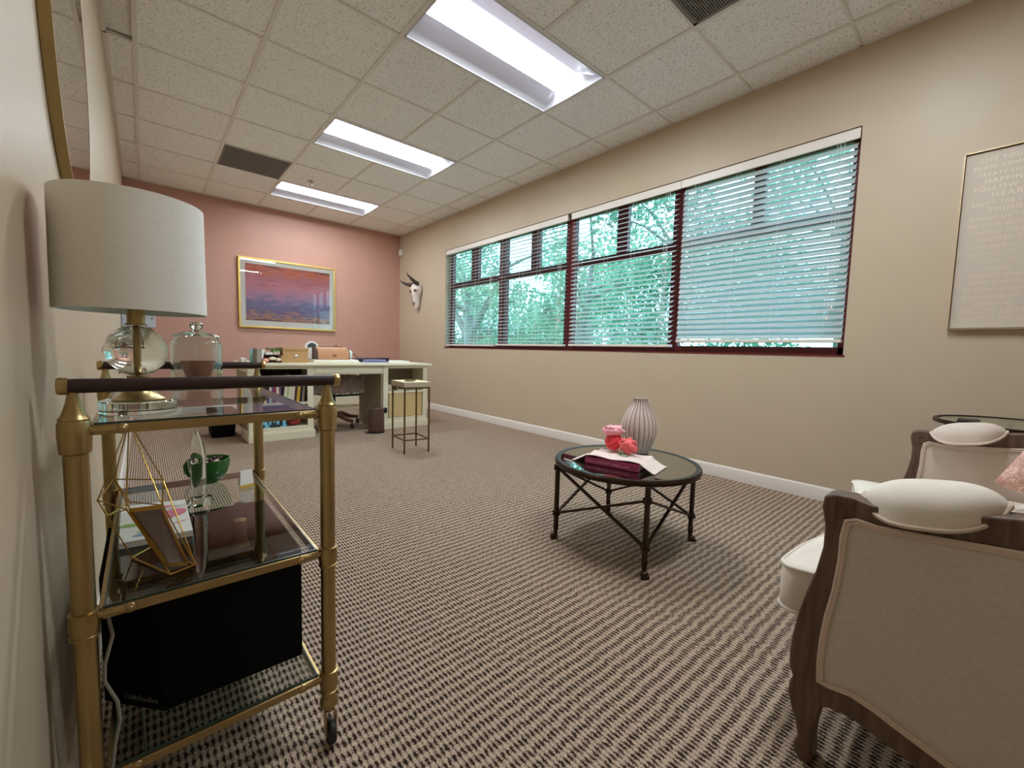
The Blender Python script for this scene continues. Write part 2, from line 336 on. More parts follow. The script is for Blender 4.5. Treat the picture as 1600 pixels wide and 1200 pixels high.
# ------------------------------------------------------------------ room
XL, XR, YF, YB, H, T = -.15, 3.3105, 3.6784, -4.75, 2.8033, .6096
CAM = Vector((-.0137,-3.1428,.9207))
WY0, WY1, WZ0, WZ1 = -2.475, 2.225, .948, 2.338      # window opening in the right wall
struct(MB().box(XL-.12, XR+.2, YB-.12, YF+.12, -.1, 0).build('floor', 'carpet'))
struct(MB().box(XL-.12, XL, YB-.12, YF+.12, 0, H+.2).build('wall_left', 'wall'))
struct(MB().box(XL, XR, YF, YF+.12, 0, H+.2).build('wall_far', 'pink'))
struct(MB().box(XL, XR, YB-.12, YB, 0, H+.2).build('wall_back', 'wall'))
w = MB(); a, b = XR, XR+.16
w.box(a,b,YB,YF+.12,0,WZ0); w.box(a,b,YB,YF+.12,WZ1,H+.2); w.box(a,b,YB,WY0,WZ0,WZ1); w.box(a,b,WY1,YF+.12,WZ0,WZ1)
struct(w.build('wall_right', 'wall'))
def base(name, pts):
    b = MB(); (x0,y0),(x1,y1),(nx,ny) = pts
    prof = [(0,0),(.014,0),(.014,.062),(.011,.07),(.011,.076),(.006,.088),(0,.092)]
    vs = [(x+nx*p, y+ny*p, z) for (x,y) in ((x0,y0),(x1,y1)) for p, z in prof]; n = len(prof)
    b.add(vs, [(i,(i+1)%n,n+(i+1)%n,n+i) for i in range(n)]+[tuple(range(n)), tuple(range(n,2*n))])
    return struct(b.build(name, 'trim'))
base('baseboard_right', ((XR,YB),(XR,YF),(-1,0))); base('baseboard_left', ((XL,YB),(XL,YF),(1,0)))
base('baseboard_far', ((XL,YF),(XR,YF),(0,-1))); base('baseboard_back', ((XL,YB),(XR,YB),(0,1)))

# ceiling: tiles slightly above an exposed grid
holes = set()
lights = [(2,-2),(2,1),(2,4),(2,-5)]                # (column, row): 4 ft x 2 ft
for c, r in lights: holes |= {(c,r),(c+1,r)}
vents = [(1,3),(3,-4)]
for v in vents: holes.add(v)
c_ = MB(); HT = H+.007
xs = [XL]+[i*T for i in range(0,6)]+[XR]; ys = [YB]+[j*T for j in range(-7,7)]+[YF]
for i in range(len(xs)-1):
    for j in range(len(ys)-1):
        col, row = i-1, j-8
        if (col,row) in holes: continue
        z = HT+(.02 if (col,row) == (-1,0) else 0)
        c_.box(xs[i]+(.0 if i else 0), xs[i+1], ys[j], ys[j+1], z, z+.015)
c_.cur = 1
for k, x in enumerate(xs[1:-1]):
    segs = [(YB, YF)]
    for (lc, lr) in lights:
        if k == lc+1:
            ns = []
            for (a_, b_) in segs: ns += [(a_, lr*T), ((lr+1)*T, b_)] if a_ < lr*T < b_ else [(a_, b_)]
            segs = ns
    for a_, b_ in segs: c_.box(x-.012, x+.012, a_, b_, H-.001, HT+.002)
for y in ys[1:-1]: c_.box(XL, XR, y-.008, y+.008, H-.0005, HT+.002)
for (x0,x1,y0,y1) in ((XL,XL+.02,YB,YF),(XR-.02,XR,YB,YF),(XL,XR,YB,YB+.02),(XL,XR,YF-.02,YF)): c_.box(x0,x1,y0,y1,H-.0005,HT+.002)
c_.cur = 0; c_.box(XL-.12, XR+.16, YB-.12, YF+.12, H+.2, H+.26)
struct(c_.build('ceiling', ['tile','tbar'], fixn=False))

def troffer(c, r, label):
    x0, x1, y0, y1 = c*T+.012, (c+2)*T-.012, r*T+.010, (r+1)*T-.010; ym = (y0+y1)/2
    t = thing('troffer_light', label, 'ceiling light', ((x0+x1)/2, ym, H), 'ceiling troffers')
    f = MB(); e = .012
    for b in ((x0,x1,y0,y0+e),(x0,x1,y1-e,y1),(x0,x0+e,y0,y1),(x1-e,x1,y0,y1)): f.box(*b, H-.002, H+.02)
    f.build('frame', 'troffer', t)
    rf = MB()
    hw = (y1-y0)/2-e; N = 10
    for sgn in (-1,1):                              # concave side reflectors
        pr = [(hw-(hw-.10)*(k/N), .006+.082*math.sin(k/N*PI/2)) for k in range(N+1)]
        for k in range(N):
            (a0,h0),(a1,h1) = pr[k], pr[k+1]
            rf.add([(x0+e,ym+sgn*a0,H+h0),(x1-e,ym+sgn*a0,H+h0),(x1-e,ym+sgn*a1,H+h1),(x0+e,ym+sgn*a1,H+h1)], [(0,1,2,3)], True)
        for xe, s2 in ((x0+e,1),(x1-e,-1)):           # sloped end plates
            rf.add([(xe,ym+sgn*hw,H),(xe,ym+sgn*.09,H),(xe+s2*.05,ym+sgn*.09,H+.09),(xe+s2*.03,ym+sgn*.12,H+.09)], [(0,1,2,3)])
    rf.add([(x0,y0,H+.10),(x1,y0,H+.10),(x1,y1,H+.10),(x0,y1,H+.10)], [(0,1,2,3)])
    for b in ((x0,x1,y0-.002,y0),(x0,x1,y1,y1+.002),(x0-.002,x0,y0,y1),(x1,x1+.002,y0,y1)): rf.box(*b, H+.0, H+.10)
    rf.build('reflector', 'troffer', t, fixn=False)
    ln = MB(); lx0, lx1 = x0+e+.008, x1-e-.055
    P = [(-.10,.088),(-.082,.030),(.082,.030),(.10,.088)]
    vs = [(x, ym+p, H+z) for x in (lx0,lx1) for p, z in P]
    ln.cur = 1; ln.add(vs, [(0,1,5,4),(2,3,7,6)]); ln.cur = 0; ln.add(vs, [(1,2,6,5),(0,3,2,1),(4,5,6,7)])
    ln.build('lens', ['lens','lensside'], t, fixn=False)
troffer(2,-2,'long white fluorescent ceiling light, the largest one, nearest the window blinds')
troffer(2,1,'long white fluorescent ceiling light, the middle one of the row')
troffer(2,4,'long white fluorescent ceiling light nearest the pink wall')
troffer(2,-5,'long white fluorescent ceiling light behind the camera, above the settee')

def vent(c, r, label, damper):
    x0, x1, y0, y1 = c*T+.012, (c+1)*T-.012, r*T+.01, (r+1)*T-.01
    t = thing('ceiling_vent', label, 'vent', ((x0+x1)/2,(y0+y1)/2,H), 'return air vents')
    g = MB()
    for b in ((x0,x1,y0,y0+.02),(x0,x1,y1-.02,y1),(x0,x0+.02,y0,y1),(x1-.02,x1,y0,y1)): g.box(*b, H-.001, H+.012)
    n = 44
    for k in range(n):
        y = y0+.02+(y1-y0-.04)*(k+.5)/n; g.box(x0+.02,x1-.02,y-.0028,y+.0028,H,H+.010)
    for k in range(1,n):
        x = x0+.02+(x1-x0-.04)*k/n; g.box(x-.0012,x+.0012,y0+.02,y1-.02,H+.003,H+.010)
    g.build('grille', 'ventg', t)
    MB().box(x0,x1,y0,y1,H+.05,H+.06).build('duct', 'ventd', t)
    if damper: MB().box(x0+.20,x1-.16,y0+.20,y1-.20,H+.013,H+.018).build('damper', 'ventg', t)
vent(1,3,'square brown-grey return air vent with a pale centre, beside the far light', True)
vent(3,-4,'dark grey return air vent at the top edge above the window', False)
sp = MB(); sp.lathe([(.028,0),(.03,-.004),(.01,-.008),(.008,-.03),(0,-.03)], (1.499,2.231,H), 16)
sp.lathe([(0,-.045),(.018,-.045),(.018,-.048),(0,-.048)], (1.499,2.231,H), 16); sp.bar((1.49,2.231,H-.03),(1.485,2.231,H-.046),.003); sp.bar((1.508,2.231,H-.03),(1.513,2.231,H-.046),.003)
tag(sp.build('fire_sprinkler', 'nickel', org=(1.499,2.231,H)), 'small fire sprinkler head hanging from the ceiling between two lights', 'sprinkler')
ms = MB(); ms.box(XR-.05, XR-.002, 3.55, 3.625, 2.46, 2.56)
t = thing('motion_sensor', 'small white motion sensor in the corner where pink and tan walls meet', 'sensor', (XR-.02,3.6,2.46))
ms.build('housing', 'whitepl', t, bevel=.01); MB().ball((XR-.052,3.585,2.50), .016, sq=(.5,1,1)).build('lens', 'white', t)

# ------------------------------------------------------------------ window
win = MB(); FX0, FX1 = XR+.085, XR+.135
def fb(y0,y1,z0,z1,x0=FX0,x1=FX1): win.box(x0,x1,y0,y1,z0,z1)
fb(WY0,WY1,WZ0,WZ0+.055); fb(WY0,WY1,WZ1-.05,WZ1); fb(WY0,WY0+.05,WZ0,WZ1); fb(WY1-.07,WY1,WZ0,WZ1)
mull = [(.955,1.085),(-.15,-.03),(-1.325,-1.235)]
for m0, m1 in mull: fb(m0,m1,WZ0,WZ1,FX0-.004,FX1+.004)
fb(WY0,WY1,1.80,1.865,FX0-.002,FX1+.002)
for (m0,m1) in ((1.54,1.70),(.385,.515),(-.78,-.665),(-1.93,-1.85)): fb(m0,m1,1.85,WZ1,FX0,FX1)
wf = struct(win.build('window_1', 'redframe', org=(XR+.1,-.1,WZ0), bevel=.003))
ed = [WY0]+[v for m in mull[::-1] for v in m]+[WY1]
for k in range(0,8,2):
    for z0, z1 in ((WZ0+.03,1.82),(1.85,WZ1-.03)):
        MB().add([(XR+.11,ed[k],z0),(XR+.11,ed[k+1],z0),(XR+.11,ed[k+1],z1),(XR+.11,ed[k],z1)], [(0,1,2,3)]).build('pane', 'pane', wf, fixn=False)
MB().box(XR-.004,XR+.085,WY0-.01,WY1+.01,WZ0-.006,WZ0+.004).build('window_sill', 'redframe', wf)
def blind(y0, y1, tilt, label, vy0, vy1, last=True, zb=.99):
    t = thing('window_blind', label, 'window blind', (XR+.04,(y0+y1)/2,zb), 'white slatted blinds')
    vz = WZ1-.006
    MB().box(XR+.004,XR+.016,vy0,vy1,vz-.062,vz).build('valance', 'valance', t, bevel=.003)
    MB().box(XR+.018,XR+.06,y0,y1,vz-.045,vz-.005).build('headrail', 'valance', t)
    MB().box(XR+.012,XR+.062,y0,y1,zb,zb+.022).build('bottom_rail', 'valance', t, bevel=.003)
    pitch = .0415; z = zb+.05; sl = MB(); hw = .025; n = 5
    while z < vz-.05:
        tl = tilt(z) if callable(tilt) else tilt
        rr = []
        for k in range(n+1):
            u = -hw+2*hw*k/n; h = .0035*(1-(u/hw)**2)
            dx = u*math.cos(tl)-h*math.sin(tl); dz = u*math.sin(tl)+h*math.cos(tl); rr.append((XR+.037+dx, z+dz))
        vs = [(x,y,zz) for y in (y0,y1) for x, zz in rr]+[(x,y,zz-.0022) for y in (y0,y1) for x, zz in rr]
        m = n+1; fs = [(k,k+1,m+k+1,m+k) for k in range(n)]+[(2*m+k,3*m+k,3*m+k+1,2*m+k+1) for k in range(n)]+[(0,m,3*m,2*m),(n,2*m+n,3*m+n,m+n)]
        fs += [tuple(range(m))+tuple(range(3*m-1,2*m-1,-1)), tuple(range(m,2*m))[::-1]+tuple(range(3*m,4*m))]
        sl.add(vs, fs, True); z += pitch
    sl.build('slats', 'slat', t, fixn=False, smooth_angle=50)
    cd = MB(); L = y1-y0
    for q in (.09,.37,.63,.91):
        for xx in (XR+.0115,XR+.063): cd.bar((xx,y0+L*q,zb+.02),(xx,y0+L*q,vz-.04),.0016)
    cd.build('ladder_cords', 'white', t)
    pc = MB(); yy = y0+.06
    pc.tube([(XR+.006,yy,vz-.05),(XR+.004,yy+.004,1.5),(XR+.004,yy,1.27)], .0012, 5); pc.tube([(XR+.006,yy+.02,vz-.05),(XR+.004,yy+.018,1.4),(XR+.004,yy+.02,1.20)], .0012, 5)
    pc.lathe([(0,0),(.006,-.004),(.008,-.025),(0,-.027)], (XR+.004,yy,1.27), 8); pc.lathe([(0,0),(.006,-.004),(.008,-.025),(0,-.027)], (XR+.004,yy+.02,1.20), 8)
    pc.build('pull_cord', 'white', t)
R = math.radians
blind(1.085, 2.205, lambda z: R(10), 'white slatted blind over the far left window bay', 1.055, 2.218, zb=.975)
blind(-.085, 1.05, lambda z: R(10), 'white slatted blind over the second window bay from the left, clear of the wide post', -.105, 1.052, zb=.985)
blind(-1.295, -.165, lambda z: R(25), 'white slatted blind with half-open slats over the third window bay', -1.325, -.155, zb=.99)
blind(-2.455, -1.345, lambda z: R(55), 'white slatted blind nearest the camera with nearly closed slats', -2.468, -1.328, zb=1.03)

# ------------------------------------------------------------------ outside
struct(MB().box(XR+.16, 60, -30, 60, -.3, -.15).build('ground_outside', 'grass'))
def tree(name, label, base, h, lean, crowns, nleaf, lm, sz, trunk_r=.12, forks=()):
    t = thing(name, label, 'tree', base, 'trees outside the window'); b = Vector(base)
    tr = MB(); top = b+Vector((lean[0],lean[1],h))
    tr.tube([b, b.lerp(top,.35)+Vector((.05,.04,0)), b.lerp(top,.7), top], [trunk_r,trunk_r*.85,trunk_r*.65,trunk_r*.3], 10)
    for (f0, tip, rr) in forks:
        s0 = b.lerp(top,f0); e0 = b+Vector(tip); tr.tube([s0, s0.lerp(e0,.5)+Vector((0,.1,-.08)), e0], [rr,rr*.7,rr*.3], 8)
    for (cx,cy,cz,r) in crowns[:8]:
        e0 = b+Vector((cx,cy,cz)); s0 = b.lerp(top, min(.95,max(.4,(cz-r*.5)/h if h else .5))); tr.tube([s0, s0.lerp(e0,.6)+Vector((.05,0,.1)), e0], [trunk_r*.3,trunk_r*.18,.012], 6)
    tr.build('trunk', 'bark', t)
    lf = MB()
    tot = sum(c[3]**2 for c in crowns)
    for (cx,cy,cz,r) in crowns:
        n = int(.62*nleaf*r*r/tot)
        for _ in range(n):
            d = Vector((random.gauss(0,1),random.gauss(0,1),random.gauss(0,1))).normalized()*r*(random.random()**.5)
            p = b+Vector((cx,cy,cz))+Vector((d.x,d.y,d.z*.8)); q = sz*random.uniform(.6,1.3)
            a = Vector((random.gauss(0,1),random.gauss(0,1),random.gauss(0,1))).normalized(); c2 = a.cross(Vector((random.gauss(0,1),random.gauss(0,1),random.gauss(0,1)))).normalized()
            lf.add([p-a*q, p+c2*q*.45, p+a*q, p-c2*q*.45], [(0,1,2,3)])
    lf.build('foliage', lm, t, fixn=False)
def crowns(n, R0, z0, z1, r0, r1, yr=1.0):
    return [(random.uniform(-R0,R0), random.uniform(-R0*yr,R0*yr), random.uniform(z0,z1), random.uniform(r0,r1)) for _ in range(n)]
tree('tree', 'grey forked tree trunk with sparse leaves behind the left window bay', (7.6,7.6,-.15), 3.2, (.2,.6), crowns(9,2.0,2.4,4.6,.6,1.0), 5200, 'leaf3', .075, .24, [(.45,(.3,-1.4,3.6),.13),(.45,(-.2,1.8,3.8),.13)])
tree('tree', 'leafy tree with drooping branches behind the second window bay', (8.2,4.0,-.15), 3.6, (.3,-.3), crowns(10,1.8,1.7,4.4,.6,1.0), 6500, 'leaf1', .07, .12, [(.5,(-.6,1.0,2.2),.04)])
tree('tree', 'dense green tree filling the third window bay', (8.6,1.5,-.15), 3.6, (.3,.3), crowns(11,1.5,1.2,4.4,.6,1.1), 9000, 'leaf2', .07, .12)
tree('tree', 'pale leafy tree behind the nearly closed blind', (8.8,-1.4,-.15), 3.4, (.2,.2), crowns(9,1.7,1.8,4.4,.6,1.0), 6000, 'leaf3', .07, .11)
tree('tree', 'distant tall tree beyond the left window bay', (10.5,11.5,-.15), 4.0, (.2,.2), crowns(10,2.6,1.0,5.4,.8,1.4,1.2), 7000, 'leaf2', .09, .16)
tree('tree', 'distant broad tree seen between the two middle bays', (12.5,7.0,-.15), 4.0, (.2,.2), crowns(10,2.4,1.6,5.4,.8,1.4), 6500, 'leaf1', .10, .16)
tree('tree', 'far dark tree at the very left of the window view', (14.5,16.5,-.15), 4.0, (.2,.2), crowns(8,3.0,.6,3.4,1.0,1.5,1.2), 5000, 'leaf3', .12, .16)
tree('tree', 'far tree in the gap behind the second window bay', (15.5,10.5,-.15), 4.0, (.2,.2), crowns(8,2.6,.6,3.2,1.0,1.4,1.1), 5000, 'leaf1', .12, .16)
for k, (y, x, lb) in enumerate([(-2.6,7.6,'low round shrub at the window foot, nearest the camera'),(-.4,7.3,'low round shrub outside below the nearly closed blind'),(1.8,7.4,'low round shrub outside below the third window bay'),(4.3,7.2,'low round shrub outside below the second window bay'),(6.6,7.8,'low round shrub beside the forked tree trunk'),(9.4,8.6,'low round shrub outside at the far left of the window')]):
    t = thing('shrub', lb, 'shrub', (x,y,-.15), 'shrubs outside the window')
    st = MB()
    for q in range(5):
        a = q*1.3; st.tube([(x,y,-.15),(x+.2*math.cos(a),y+.2*math.sin(a),.3),(x+.5*math.cos(a),y+.6*math.sin(a),.8)], [.025,.018,.008], 6)
    st.build('stems', 'bark', t)
    lf = MB()
    for _ in range(3000):
        d = Vector((random.gauss(0,1),random.gauss(0,1),random.gauss(0,1))).normalized()*(random.random()**.4)
        p = Vector((x,y,.62))+Vector((d.x*.8,d.y*1.25,d.z*.72)); q = .06*random.uniform(.6,1.2)
        a = Vector((random.gauss(0,1),random.gauss(0,1),random.gauss(0,1))).normalized(); c2 = a.cross(Vector((random.gauss(0,1),random.gauss(0,1),random.gauss(0,1)))).normalized()
        lf.add([p-a*q, p+c2*q*.45, p+a*q, p-c2*q*.45], [(0,1,2,3)])
    lf.build('foliage', ('leaf1','leaf2')[k % 2], t, fixn=False)

# ------------------------------------------------------------------ left wall mirror
MC, MR, MX = (-1.507,1.668), .401, .0209
t = thing('round_wall_mirror', 'large round mirror with a deep brass rim on the left wall above the cart', 'mirror', (XL,MC[0],MC[1]))
MB().lathe([(MR-.012,.001),(MR,.001),(MR,MX),(MR-.004,MX),(MR-.004,MX-.0015),(MR-.012,MX-.0015)], (XL,MC[0],MC[1]), 96, 'x').build('rim', 'brass', t)
MB().lathe([(0,MX-.0008),(MR-.0042,MX-.0008),(MR-.0042,MX-.0035),(0,MX-.0035)], (XL,MC[0],MC[1]), 96, 'x').build('mirror_glass', 'mirror', t)

# ------------------------------------------------------------------ bar cart
CX0, CX1, CY0, CY1 = -.103, .289, -2.17, -1.40
t = thing('bar_cart', 'brass three-tier bar cart with glass shelves and dark leather handles', 'bar cart', ((CX0+CX1)/2,(CY0+CY1)/2,0))
LR = .0155
ZT, ZM, ZB = .781, .464, .166
for cx, cy in ((CX0,CY0),(CX1,CY0),(CX0,CY1),(CX1,CY1)):
    p = MB(); p.lathe([(LR,.095),(LR,.74)], (cx,cy,0), 28)
    def collar(z0, z1, rr=.0035):
        e = .003; p.lathe([(LR,z0-.001),(LR+rr+.001,z0),(LR+rr+.001,z0+e),(LR+rr-.001,z0+e+.001),(LR+rr+.0012,(z0+z1)/2),(LR+rr-.001,z1-e-.001),(LR+rr+.001,z1-e),(LR+rr+.001,z1),(LR,z1+.001)], (cx,cy,0), 28)
    collar(.425,.468); collar(.122,.172); 
    p.lathe([(LR,.085),(LR+.004,.088),(LR+.005,.095),(LR+.002,.104),(LR,.108)], (cx,cy,0), 28)
    p.lathe([(LR,.735),(LR+.004,.738),(LR+.004,.742),(LR+.0055,.765),(LR+.005,.785),(LR+.003,.790),(LR+.004,.793),(LR+.001,.797),(LR-.001,.801),(LR-.006,.818),(.007,.832),(.0055,.845)], (cx,cy,0), 28)
    g = p.build('leg', 'brass', t, smooth_angle=35)
    c = MB()                                                       # caster: fork and wheel
    c.lathe([(.013,.086),(.012,.074),(.006,.070),(0,.070)], (cx,cy,0), 16)
    for s in (-1,1): c.obox((cx+s*.011,cy-.008,.048), (.0012,0,0), (0,.009,0), (0,0,.028))
    c.build('caster_fork', 'brass', g)
    wv = MB(); wv.lathe([(0,-.007),(.020,-.007),(.0265,-.005),(.028,0),(.0265,.005),(.020,.007),(0,.007)], (cx,cy-.012,.028), 28, 'x'); wv.build('caster_wheel', 'rubber', g)
for cy, sy in ((CY0,-1),(CY1,1)):                                    # handle rails with caps
    hz = .846
    r = MB(); r.tube([(CX0-.004,cy,hz),(CX1+.012,cy,hz)], .0118, 24)
    hr = r.build('handle', 'leather', t); part(hr, 'dark brown leather wrapped handle')
    for xx, s in ((CX0-.004,-1),(CX1+.012,1)):
        e = MB(); e.lathe([(.0118,0),(.0135,.001*s),(.014,.004*s),(.014,.011*s),(.0125,.0135*s),(0,.0142*s)], (xx,cy,hz), 24, 'x'); e.build('end_cap', 'brassl', hr)
for zt, nm in ((ZT,'top'),(ZM,'middle'),(ZB,'bottom')):
    h = .0165; x0, x1, y0, y1 = CX0+.022, CX1-.022, CY0, CY1
    f = MB(); wd = .011
    for b in ((x0,x1,y0-wd/2,y0+wd/2),(x0,x1,y1-wd/2,y1+wd/2),(x0-wd/2,x0+wd/2,y0,y1),(x1-wd/2,x1+wd/2,y0,y1)): f.box(*b, zt-h, zt)
    for cx, cy, s in ((CX0,CY0,1),(CX1,CY0,-1),(CX0,CY1,1),(CX1,CY1,-1)):
        f.tube([(cx+s*LR*.9,cy,zt-h/2),(cx+s*(LR+.016),cy-.0005,zt-h/2),(cx+s*(LR+.04),cy-.001,zt-h/2)], [.0075,.0065,.0085], 14)
        sd = -1 if cy == CY0 else 1
        f.lathe([(0,sd*.0125),(.003,sd*.0125),(.005,sd*.010),(.0085,sd*.0085),(.0092,sd*.005),(.009,0)], (cx+s*(LR+.042),cy,zt-h/2), 16, 'y')
    fo = f.build('shelf_frame', 'brass', t, bevel=.001)
    g = MB(); g.add([(x0+.004,y0+.004,zt+.003),(x1-.004,y0+.004,zt+.003),(x1-.004,y1-.004,zt+.003),(x0+.004,y1-.004,zt+.003)], [(0,1,2,3)]); g.cur = 1
    for b in ((x0,x1,y0+.0015,y0+.0045),(x0,x1,y1-.0045,y1-.0015),(x0+.0015,x0+.0045,y0,y1),(x1-.0045,x1-.0015,y0,y1)): g.box(*b, zt-.001, zt+.003)
    g.build('glass_shelf', ['cartglass','glassedge'], t, fixn=False)
ST, SM_, SB = ZT+.0035, ZM+.0035, ZB+.0035                # resting heights on the glass

# lamp
LX, LY = -.024, -2.055
t = thing('table_lamp', 'table lamp with a grey drum shade, faceted crystal ball and glass base on the cart', 'lamp', (LX,LY,ST))
MB().lathe([(0,0),(.056,0),(.058,.002),(.058,.022),(.056,.024),(0,.024)], (LX,LY,ST), 56).build('glass_base', 'crystal', t, smooth_angle=30)
b = MB(); b.lathe([(0,.0242),(.039,.0242),(.040,.026),(.033,.030),(.024,.039),(.019,.050),(.019,.056),(.021,.057),(.021,.062),(.017,.064),(.017,.070),(0,.070)], (LX,LY,ST), 40)
b.lathe([(.004,.07),(.004,.18)], (LX,LY,ST), 12)
b.lathe([(0,.166),(.0165,.166),(.0165,.169),(.0135,.170),(.0135,.225),(.010,.228),(.010,.26),(.006,.262),(.006,.40),(0,.40)], (LX,LY,ST), 32)
part(b.build('stem', 'brass', t), 'antique brass stem')
zc = ST+.118; cb = MB()
rings = [(0,-1),(.46,-.90),(.83,-.55),(1,0),(.83,.55),(.46,.90),(0,1)]
vs = []; fs = []; n = 11
for i, (r, h) in enumerate(rings):
    for k in range(n):
        a = 2*PI*(k+.5*(i % 2))/n; vs.append((LX+.0495*r*math.cos(a), LY+.0495*r*math.sin(a), zc+.048*h))
for i in range(len(rings)-1):
    for k in range(n):
        a0, a1, b0, b1 = i*n+k, i*n+(k+1)%n, (i+1)*n+k, (i+1)*n+(k+1)%n
        if i % 2 == 0: fs += [(a0,a1,b0),(a1,b1,b0)]
        else: fs += [(a0,b1,b0),(a0,a1,b1)]
cb.add(vs, fs); part(cb.build('crystal_ball', 'crystal', t), 'faceted clear crystal ball')
SR, S0, S1 = .1095, .975, 1.178
sh = MB(); sh.lathe([(SR*1.012,S0),(SR,S1)], (LX,LY,0), 96); sh.cur = 1; sh.lathe([(SR*1.012-.0015,S0),(SR-.0015,S1)], (LX,LY,0), 96)
sh.cur = 0; sh.lathe([(SR*1.012,S0),(SR*1.012-.0015,S0)], (LX,LY,0), 96); sh.lathe([(SR,S1),(SR-.0015,S1)], (LX,LY,0), 96)
so = sh.build('lamp_shade', ['shade','shadein'], t, fixn=False)
sp = MB()
for k in range(3):
    a = 2*PI*k/3+.4; sp.bar((LX,LY,S1-.022),(LX+(SR-.002)*math.cos(a),LY+(SR-.002)*math.sin(a),S1-.006),.002)
sp.lathe([(0,0),(.007,.001),(.009,.012),(.005,.018),(0,.02)], (LX,LY,S1-.018), 16); sp.build('spider_and_finial', 'brass', so)

# cookie jar with cup
JX, JY = .11, -1.505
t = thing('glass_jar', 'clear lidded glass jar standing on the cart behind the lamp', 'jar', (JX,JY,ST))
MB().lathe([(0,.0005),(.060,.0005),(.065,.006),(.065,.132),(.062,.140),(.055,.144),(.057,.152),(.0545,.152),(.0525,.144),(.0595,.138),(.0625,.131),(.0625,.008),(.058,.005),(0,.005)], (JX,JY,ST), 56).build('jar_body', 'jarglass', t)
MB().lathe([(0,.1535),(.063,.1535),(.064,.156),(.058,.160),(.040,.166),(.016,.172),(.010,.176),(.016,.184),(.018,.192),(.012,.198),(0,.199)], (JX,JY,ST), 48).build('lid', 'jarglass', t)
c = MB(); c.lathe([(0,.0058),(.026,.0058),(.027,.01),(.033,.036),(.042,.064),(.046,.080),(.0435,.080),(.039,.064),(.030,.036),(.024,.012),(0,.012)], (JX+.002,JY,ST), 40)
tag(c.build('terracotta_cup', 'terracotta', org=(JX,JY,ST+.006)), 'tapered terracotta cup standing inside the glass jar', 'cup')

# wire terrarium on middle shelf
z0 = SM_
Bs = [(-.046,-1.985),(-.016,-1.950),(.052,-2.098),(.012,-2.115)]
base_pts = [Vector((x,y,z0+.003)) for x, y in Bs]
cage = thing('gold_wire_terrarium', 'tall geometric gold wire holder with a mauve panel on the middle glass shelf', 'wire ornament', (0,-2.03,z0))
def onray(px, py, y):       # world point of a corner measured in the photograph, at depth y
    return Vector((px, y, py))
A1 = Vector((-.092,-2.00,.607)); A2 = Vector((-.070,-1.93,.628)); A3 = Vector((.008,-1.99,.628)); A4 = Vector((.004,-2.10,.606)); A5 = Vector((-.048,-2.09,.606)); A6 = Vector((-.078,-2.01,.575)); A7 = Vector((-.046,-1.96,.582))
AP = Vector((-.042,-1.985,.757))
wr = MB()
def wire(a, b, r=.0013): wr.tube([a, b], r, 6)
ring = [A1,A2,A3,A4,A5]
for i in range(5): wire(ring[i], ring[(i+1)%5])
for p in (A1,A2,A3,A4): wire(p, AP, .0011)
wire(A5, AP, .0011)
for p, q in ((A1,base_pts[0]),(A2,base_pts[1]),(A3,base_pts[2]),(A5,base_pts[3]),(A4,base_pts[2]),(A1,A6),(A6,A7),(A7,A4),(A7,A2),(A6,A5)): wire(p, q)
for i in range(4): wire(base_pts[i], base_pts[(i+1)%4], .0016)
for p in ring+base_pts: wr.ball(p, .0022, 8, 6)
wr.build('wire_frame', 'gold', cage)
pn = MB(); q = [A5+Vector((.004,0,-.004)), A4+Vector((-.002,.002,-.004)), base_pts[2]+Vector((-.012,0,.006)), base_pts[3]+Vector((-.004,.002,.02))]
dn = Vector((.0,.0025,.0)); pn.add(q+[p+dn for p in q], [(0,1,2,3),(7,6,5,4),(0,4,5,1),(1,5,6,2),(2,6,7,3),(3,7,4,0)])
part(pn.build('panel', 'mauvepanel', cage), 'smooth mauve-grey panel')
ef = MB()
for i in range(4): ef.bar(q[i], q[(i+1)%4], .0035, .0055)
ef.build('panel_edging', 'gold', cage)

# art block lying on the shelf
t = thing('art_block', 'white block printed with a pink bird and leaves lying flat on the middle shelf', 'art print', (0,-1.79,z0))
bl = MB(); P = [(-.068,-1.918),(.060,-1.928),(.061,-1.672),(-.072,-1.640)]; bl.prism(P, 'z', z0+.0005, z0+.0145); bl.build('block', 'white', t)
pr = MB(); zz = z0+.0150
def blob(cx, cy, a, b, ang, mi, n=18, pt=1.0):
    pr.cur = mi; pts = []
    for k in range(n):
        th = 2*PI*k/n; x = a*math.cos(th); y = b*math.sin(th)*(abs(math.sin(th/2)) if pt else 1); pts.append((cx+x*math.cos(ang)-y*math.sin(ang), cy+x*math.sin(ang)+y*math.cos(ang), zz))
    pr.add(pts, [tuple(range(n))])
blob(.030,-1.775,.034,.026,1.1,0,pt=0); blob(.020,-1.71,.022,.012,-.3,0); blob(-.008,-1.80,.022,.010,.8,0); blob(.044,-1.85,.02,.004,.4,0); blob(-.022,-1.735,.026,.005,.15,0)
blob(-.045,-1.815,.026,.017,-.35,1); blob(-.018,-1.868,.024,.006,.2,1); blob(-.014,-1.889,.034,.013,.15,2); blob(-.002,-1.838,.02,.007,.4,0)
pr.cur = 3
for k in range(6): x = -.012+.007*k; y = -1.80-.004*k; pr.add([(x,y,zz+.0002),(x+.0018,y,zz+.0002),(x+.004,y+.016,zz+.0002),(x+.0022,y+.016,zz+.0002)], [(0,1,2,3)])
pr.build('print', ['pinkprint','greenprint','blueprint','blackb'], t, fixn=False)

